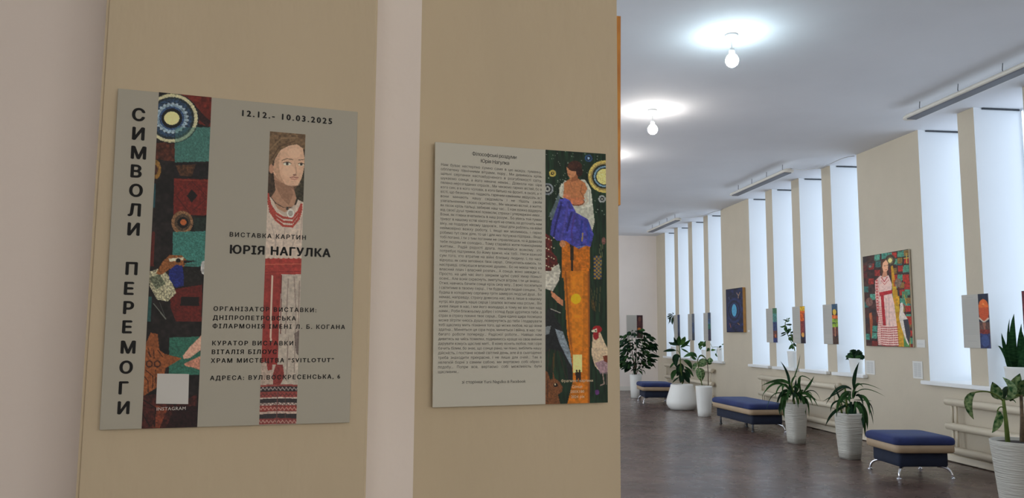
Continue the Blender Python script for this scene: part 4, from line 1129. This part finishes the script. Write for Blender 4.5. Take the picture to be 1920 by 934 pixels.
# bulbous pot with rubber plant
YB = 14.95; oB = (1235, 620); kB = 8.49
tB = potted('potted_plant', (5.068, YB, 0), 'dark green rubber plant in a wide bulbous white pot', [(.19, 0), (.22, .004), (.262, .04), (.297, .1), (.3, .15), (.285, .23), (.25, .34), (.222, .43), (.213, .475)], 'pot', 2, group='tall floor plants')
stem(tB, [onY(oB[0]+x/kB, oB[1]+y/kB, YB) for x, y in ((378, 850), (350, 600), (342, 400), (332, 230))], .012, 'stem', .008)
list_leaves(tB, YB, oB, kB, [((320, 240), (270, 180), (240, 105), 48), ((325, 235), (318, 150), (335, 85), 70), ((335, 230), (385, 170), (420, 95), 74, 'leafl'), ((310, 230), (230, 212), (155, 190), 42),
    ((350, 270), (425, 215), (505, 145), 54), ((345, 260), (430, 235), (500, 252), 20), ((355, 285), (420, 320), (485, 355), 30), ((275, 318), (180, 312), (70, 335), 46), ((340, 410), (270, 440), (285, 590), 100),
    ((350, 520), (340, 600), (290, 725), 118), ((262, 500), (220, 540), (175, 598), 32), ((290, 630), (235, 690), (212, 792), 74), ((400, 470), (480, 520), (530, 620), 76), ((415, 570), (490, 640), (555, 738), 44),
    ((405, 618), (460, 670), (505, 758), 60), ((380, 650), (365, 730), (345, 838), 96), ((395, 660), (440, 740), (492, 842), 84), ((330, 740), (270, 780), (215, 835), 26), ((390, 690), (392, 780), (388, 840), 30), ((350, 560), (345, 620), (350, 690), 70)],
    ['leafd', 'leafd', 'leaf'], 'oval', 3)
petiole(tB, YB, oB, kB, [(335, 370), (310, 325), (270, 318)]); petiole(tB, YB, oB, kB, [(345, 470), (380, 455), (405, 475)]); petiole(tB, YB, oB, kB, [(355, 560), (390, 560), (418, 575)])

# pot C dieffenbachia
YC = 13.68
tC = potted('potted_plant', (5.04, YC, 0), 'pale-veined dumb cane in a slim white pot beside the bulbous pot', [(.098, 0), (.113, .004), (.12, .1), (.135, .3), (.146, .5), (.148, .525)], 'pot', 2, group='tall floor plants')
stem(tC, [onY(oB[0]+x/kB, oB[1]+y/kB, YC) for x, y in ((790, 875), (788, 700), (778, 500))], .009, 'bark', .007)
stem(tC, [onY(oB[0]+x/kB, oB[1]+y/kB, YC) for x, y in ((692, 870), (650, 700), (618, 470))], .01, 'stem', .007)
list_leaves(tC, YC, oB, kB, [((600, 425), (530, 375), (392, 425), 66, 'leaf'), ((520, 400), (560, 440), (600, 455), 44, 'leaf'), ((625, 460), (680, 395), (765, 465), 26, 'leaf'), ((765, 470), (700, 510), (635, 570), 120, 'leafv'), ((770, 480), (820, 475), (866, 470), 84, 'leafv'),
    ((622, 520), (575, 560), (560, 645), 66, 'leafv'), ((625, 590), (640, 680), (665, 800), 88, 'leafv'), ((650, 600), (705, 670), (688, 805), 60, 'leafv'), ((770, 490), (800, 520), (850, 520), 40, 'leaf')], ['leafv'], 'oval', 8)
petiole(tC, YC, oB, kB, [(620, 480), (590, 390), (515, 372)]); petiole(tC, YC, oB, kB, [(622, 480), (680, 392), (770, 470)]); petiole(tC, YC, oB, kB, [(785, 560), (760, 540), (725, 560)])

# right edge dieffenbachia F
YF = 6.07; oF = (1530, 640); kF = 3.177
tF = potted('potted_plant', (4.925, YF, 0), 'variegated dumb cane in a large ribbed white pot at the right edge', [(.15, 0), (.168, .004), (.18, .1), (.205, .35), (.228, .56), (.23, .588)], 'ribpot', 2, group='tall floor plants', n=48)
for s_ in (((1142, 600), (1132, 480), (1115, 345)), ((1228, 600), (1228, 470), (1222, 320))):
    stem(tF, [onY(oF[0]+x/kF, oF[1]+y/kF, YF) for x, y in s_], .019, 'stem' if s_[0][0] < 1200 else 'bark', .012)
list_leaves(tF, YF, oF, kF, [((948, 304), (905, 365), (940, 466), 46), ((1108, 345), (1072, 305), (1050, 242), 72), ((1135, 345), (1170, 285), (1112, 214), 50), ((1140, 330), (1180, 270), (1215, 192), 66), ((1125, 350), (1185, 320), (1250, 295), 40, 'leafv'),
    ((1080, 415), (1085, 470), (1048, 546), 56), ((1140, 345), (1168, 350), (1192, 366), 24, 'leaf'), ((1205, 300), (1240, 260), (1290, 240), 60), ((1222, 330), (1260, 300), (1310, 330), 56), ((1225, 320), (1270, 260), (1330, 250), 60), ((1120, 350), (1122, 300), (1150, 270), 34, 'leaf')], ['leafv'], 'oval', 21, dyr=.1)
petiole(tF, YF, oF, kF, [(1112, 355), (1040, 305), (950, 304)], .006); petiole(tF, YF, oF, kF, [(1122, 400), (1098, 392), (1080, 416)], .005)
petiole(tF, YF, oF, kF, [(1222, 330), (1200, 320), (1160, 335)], .007)

# ficus A
YA = 17.7
tA = potted('potted_plant', (4.92, YA, 0), 'bushy ficus with many small leaves in a white pot at the far end wall', [(.1, 0), (.115, .004), (.122, .2), (.132, .45), (.136, .525)], 'pot', 2, group='tall floor plants')
ra = random.Random(11)
base = Vector((4.92, YA, .5)); tops = []
for k in range(9):
    px, py = 1194+ra.uniform(-26, 24), ra.uniform(622, 672)
    tip = onY(px, py, YA+ra.uniform(-.25, .25)); mid = (base+tip)*.5+Vector((0, 0, .1)); mid.x = base.x+(tip.x-base.x)*.3
    P = bez(base+Vector((ra.uniform(-.03, .03), 0, 0)), mid, tip, 7); stem(tA, P, .009, 'bark', .004); tops.append(P)
def place_leaf(src, t, p, az, el, s, roll=0):
    o = src.copy() if src.get('_used') else src
    if not src.get('_used'): src['_used'] = 1
    else:
        COL.objects.link(o); 
        if '_used' in o: del o['_used']
    if 'front' in o: del o['front']
    o.parent = t
    o.location = Vector(p)-t.location; o.rotation_euler = (roll, -el, az); o.scale = (s, s, s)
    return o
def leaf_proto(t, L, w, droop, m_, shape='oval'):
    P = bez((0, 0, 0), (L*.5, 0, droop*.6), (L, 0, -droop), 6)
    bm = leaf_mesh(P, w, shape, (0, 0, 1), .3); return obj('leaf', bm, m_, t, True)
protos = [leaf_proto(tA, .15, .058, .03, M[m_]) for m_ in ('leafd', 'leaf', 'leafd')]
cnt = 0
while cnt < 285:
    x, y = ra.uniform(1160, 1226), ra.uniform(620, 697)
    dx, dy = (x-1193)/33, (y-658)/40
    if dx*dx+dy*dy > 1: continue
    if y > 685 and abs(x-1193) > 22: continue
    p = onY(x, y, YA+ra.uniform(-.3, .3))
    az = math.atan2(ra.uniform(-.6, .3), p.x-4.92+ra.uniform(-.15, .15))
    place_leaf(protos[cnt % 3], tA, p, az, ra.uniform(-.7, .15), ra.uniform(.85, 1.3), ra.uniform(-1.3, -.3)); cnt += 1
list_leaves(tA, YA-.1, (1158, 610), 9.16, [((400, 640), (450, 660), (515, 740), 60, 'leaf'), ((500, 570), (540, 600), (530, 690), 90, 'leaf'), ((520, 560), (600, 520), (665, 540), 60, 'leafd')], ['leaf'], 'oval', 2)

# ---- plants on the window sills
SX = 6.38
def sillpot(px0, px1, pyt, pyb, label, x=SX, name='potted_plant', k=.75, thick=None):
    c = onX((px0+px1)/2, pyb, x); 
    yy = onZ((px0+px1)/2, pyb, .901).y if False else c.y
    dist = (Vector((c.x, c.y, c.z))-Vector(CAMP)).length
    r = (px1-px0)/2*dist/FPX; h = (pyb-pyt)*dist/FPX*1.0
    t = potted(name, (c.x, c.y, .9), label, [(r*k, .0), (r*k+.002, .003), (r*.96, h*.9), (r, h)], 'pot', 2, group='pot plants on the window sills', n=24)
    return t, c, h, r
def onS(t, org, k, q):
    x = t.location.x
    if t.get('front') and q[0] < 870: x = 6.125 if q[0] < 800 else 6.16
    return onX(org[0]+q[0]/k, org[1]+q[1]/k, x)
def sleaf(t, org, k, L, mats, shape, seed, dx=.05):
    r = random.Random(seed); d = t.location.length
    for it in L:
        a, b, c_, w = it[:4]; P = [onS(t, org, k, q) for q in (a, b, c_)]
        P[1].x += r.uniform(-dx, dx); P[2].x += r.uniform(-dx, dx)
        C_ = bez(P[0], P[1]*2-(P[0]+P[2])*.5, P[2], 7)
        leaf(t, C_, w/k*d/FPX, M[r.choice(mats)], shape, (-.55, -.8, .1))
def sstem(t, org, k, pts, r, m_='stem'): stem(t, [onS(t, org, k, q) for q in pts], r, m_)
# snake plant
o8, k8 = (1800, 580), 5.19
t6, c6, h6, r6 = sillpot(1893, 1940, 694, 726, 'upright snake plant in a white pot on the sill at the right edge', 6.32, k=.85)
rs_ = random.Random(9)
SN = [((500, 640), (455, 440), (388, 350), 34), ((520, 640), (450, 420), (430, 232), 46), ((530, 640), (480, 350), (455, 90), 30), ((545, 640), (530, 300), (523, 45), 62), ((560, 640), (560, 360), (575, 140), 46),
      ((540, 640), (490, 400), (480, 180), 44), ((580, 640), (600, 420), (615, 190), 44), ((600, 640), (640, 420), (680, 160), 50), ((620, 640), (680, 440), (720, 120), 50), ((560, 640), (540, 460), (520, 260), 50), ((590, 640), (610, 500), (600, 330), 46), ((520, 640), (490, 480), (470, 330), 40)]
sleaf(t6, o8, k8, [(a, b, c, w*.85) for a, b, c, w in SN], ['leafs'], 'blade', 4, .04)
# rosette
o9, k9 = (1400, 540), 5.1875
t5, c5, h5, r5 = sillpot(1594, 1618, 673, 697.5, 'small dark rosette plant in white pot on the sill beside the woman painting', 6.28)
RO = []
rr = random.Random(12)
for i in range(30):
    a = math.pi*(i+.5)/30+rr.uniform(-.1, .1); L = rr.uniform(70, 100)
    if i % 3 == 0: L *= .7
    RO.append(((1060, 690), (1060+math.cos(a)*L*.6, 685-math.sin(a)*L*.8), (1060+math.cos(a)*L, 690-math.sin(a)*L*.95+rr.uniform(0, 20)), 26))
for (x, y) in ((975, 700), (1000, 690), (1095, 705)): RO.append(((1050, 680), ((1050+x)/2, 672), (x, y), 26))
sleaf(t5, o9, k9, RO, ['leafd', 'leaf'], 'oval', 5, .04)
# slender plant
t4, c4_, h4, r4 = sillpot(1477.6, 1496, 658, 686, 'slender leafy plant leaning left in a white pot on the middle window sill', 6.22)
sstem(t4, o9, k9, [(468, 612), (450, 560), (410, 480), (375, 400), (375, 340), (395, 295)], .006); sstem(t4, o9, k9, [(470, 612), (452, 520), (430, 440), (425, 380)], .005)
SL = [((395, 310), (402, 300), (405, 288), 12), ((385, 330), (378, 318), (365, 308), 14), ((385, 330), (400, 322), (420, 318), 14), ((375, 360), (360, 378), (338, 376), 16), ((375, 360), (372, 400), (378, 435), 28), ((378, 355), (410, 358), (438, 356), 18),
      ((372, 390), (385, 400), (390, 440), 24), ((385, 430), (350, 440), (328, 448), 16), ((385, 440), (355, 455), (330, 472), 12), ((408, 400), (425, 405), (440, 402), 16), ((425, 400), (410, 425), (402, 450), 22), ((425, 440), (445, 430), (462, 430), 18),
      ((400, 465), (425, 460), (450, 465), 18), ((415, 480), (430, 500), (435, 530), 26), ((430, 470), (450, 490), (455, 520), 26), ((445, 545), (430, 570), (415, 598), 26), ((450, 545), (470, 550), (482, 575), 22), ((440, 500), (420, 505), (400, 485), 16), ((450, 560), (455, 585), (440, 590), 24), ((385, 420), (400, 412), (412, 392), 20)]
sleaf(t4, o9, k9, SL, ['leafd', 'leaf'], 'oval', 6, .03)
# far group
oG, kG = (1240, 580), 8.49
t1, c1_, h1, r1 = sillpot(1258, 1269, 648, 666, 'tall thin plant with a drooping leafy top in a white pot on the far sill', 6.19)
sstem(t1, oG, kG, [(205, 570), (212, 430), (200, 300), (195, 180), (175, 90)], .007, 'bark')
sleaf(t1, oG, kG, [((180, 85), (140, 78), (108, 84), 18), ((180, 95), (130, 110), (92, 130), 26), ((180, 110), (140, 150), (135, 215), 34), ((180, 110), (130, 140), (105, 155), 20), ((185, 120), (180, 180), (175, 248), 34), ((185, 80), (185, 68), (175, 58), 16), ((190, 100), (205, 150), (200, 230), 30), ((160, 150), (130, 190), (118, 240), 12),
                   ((190, 575), (150, 540), (115, 528), 24), ((200, 575), (170, 555), (140, 568), 26), ((210, 575), (215, 545), (240, 530), 26), ((200, 575), (195, 540), (190, 520), 24), ((215, 575), (235, 555), (250, 570), 24)], ['leafd'], 'oval', 7, .015)
t2, c2_, h2, r2 = sillpot(1315.5, 1326, 652.5, 669, 'round leafy plant in a white pot on the far sill, half behind a pier', 6.25)
HL = []
r2_ = random.Random(2)
for i in range(16):
    a = r2_.uniform(.3, 3.0); L = r2_.uniform(25, 60)
    x, y = 670+math.cos(a)*L, 580-math.sin(a)*L*1.1
    HL.append(((x+8, y-14), (x, y), (x-10, y+36), 36))
HL += [((640, 560), (612, 590), (608, 640), 34), ((655, 600), (640, 620), (628, 650), 26)]
sleaf(t2, oG, kG, HL, ['leaf', 'leafl', 'leafv'], 'heart', 8, .03)
t3, c3_, h3, r3 = sillpot(1345, 1356, 652, 675, 'trailing vine in a white pot on the far sill, next to the blue painting', 6.22)
t3['front'] = 1
sstem(t3, oG, kG, [(935, 610), (900, 600), (860, 600), (810, 605), (780, 545)], .004); sstem(t3, oG, kG, [(900, 605), (885, 640), (880, 700)], .004)
sleaf(t3, oG, kG, [((762, 618), (748, 640), (725, 672), 44), ((800, 635), (830, 648), (862, 645), 38), ((870, 700), (872, 730), (886, 762), 26), ((930, 620), (940, 600), (930, 578), 30), ((940, 620), (955, 600), (972, 592), 26), ((960, 570), (965, 556), (978, 560), 14), ((935, 625), (945, 640), (960, 640), 24)], ['leaf', 'leafl', 'leafd'], 'heart', 9, .03)
for o in bpy.data.objects:
    if '_used' in o: del o['_used']
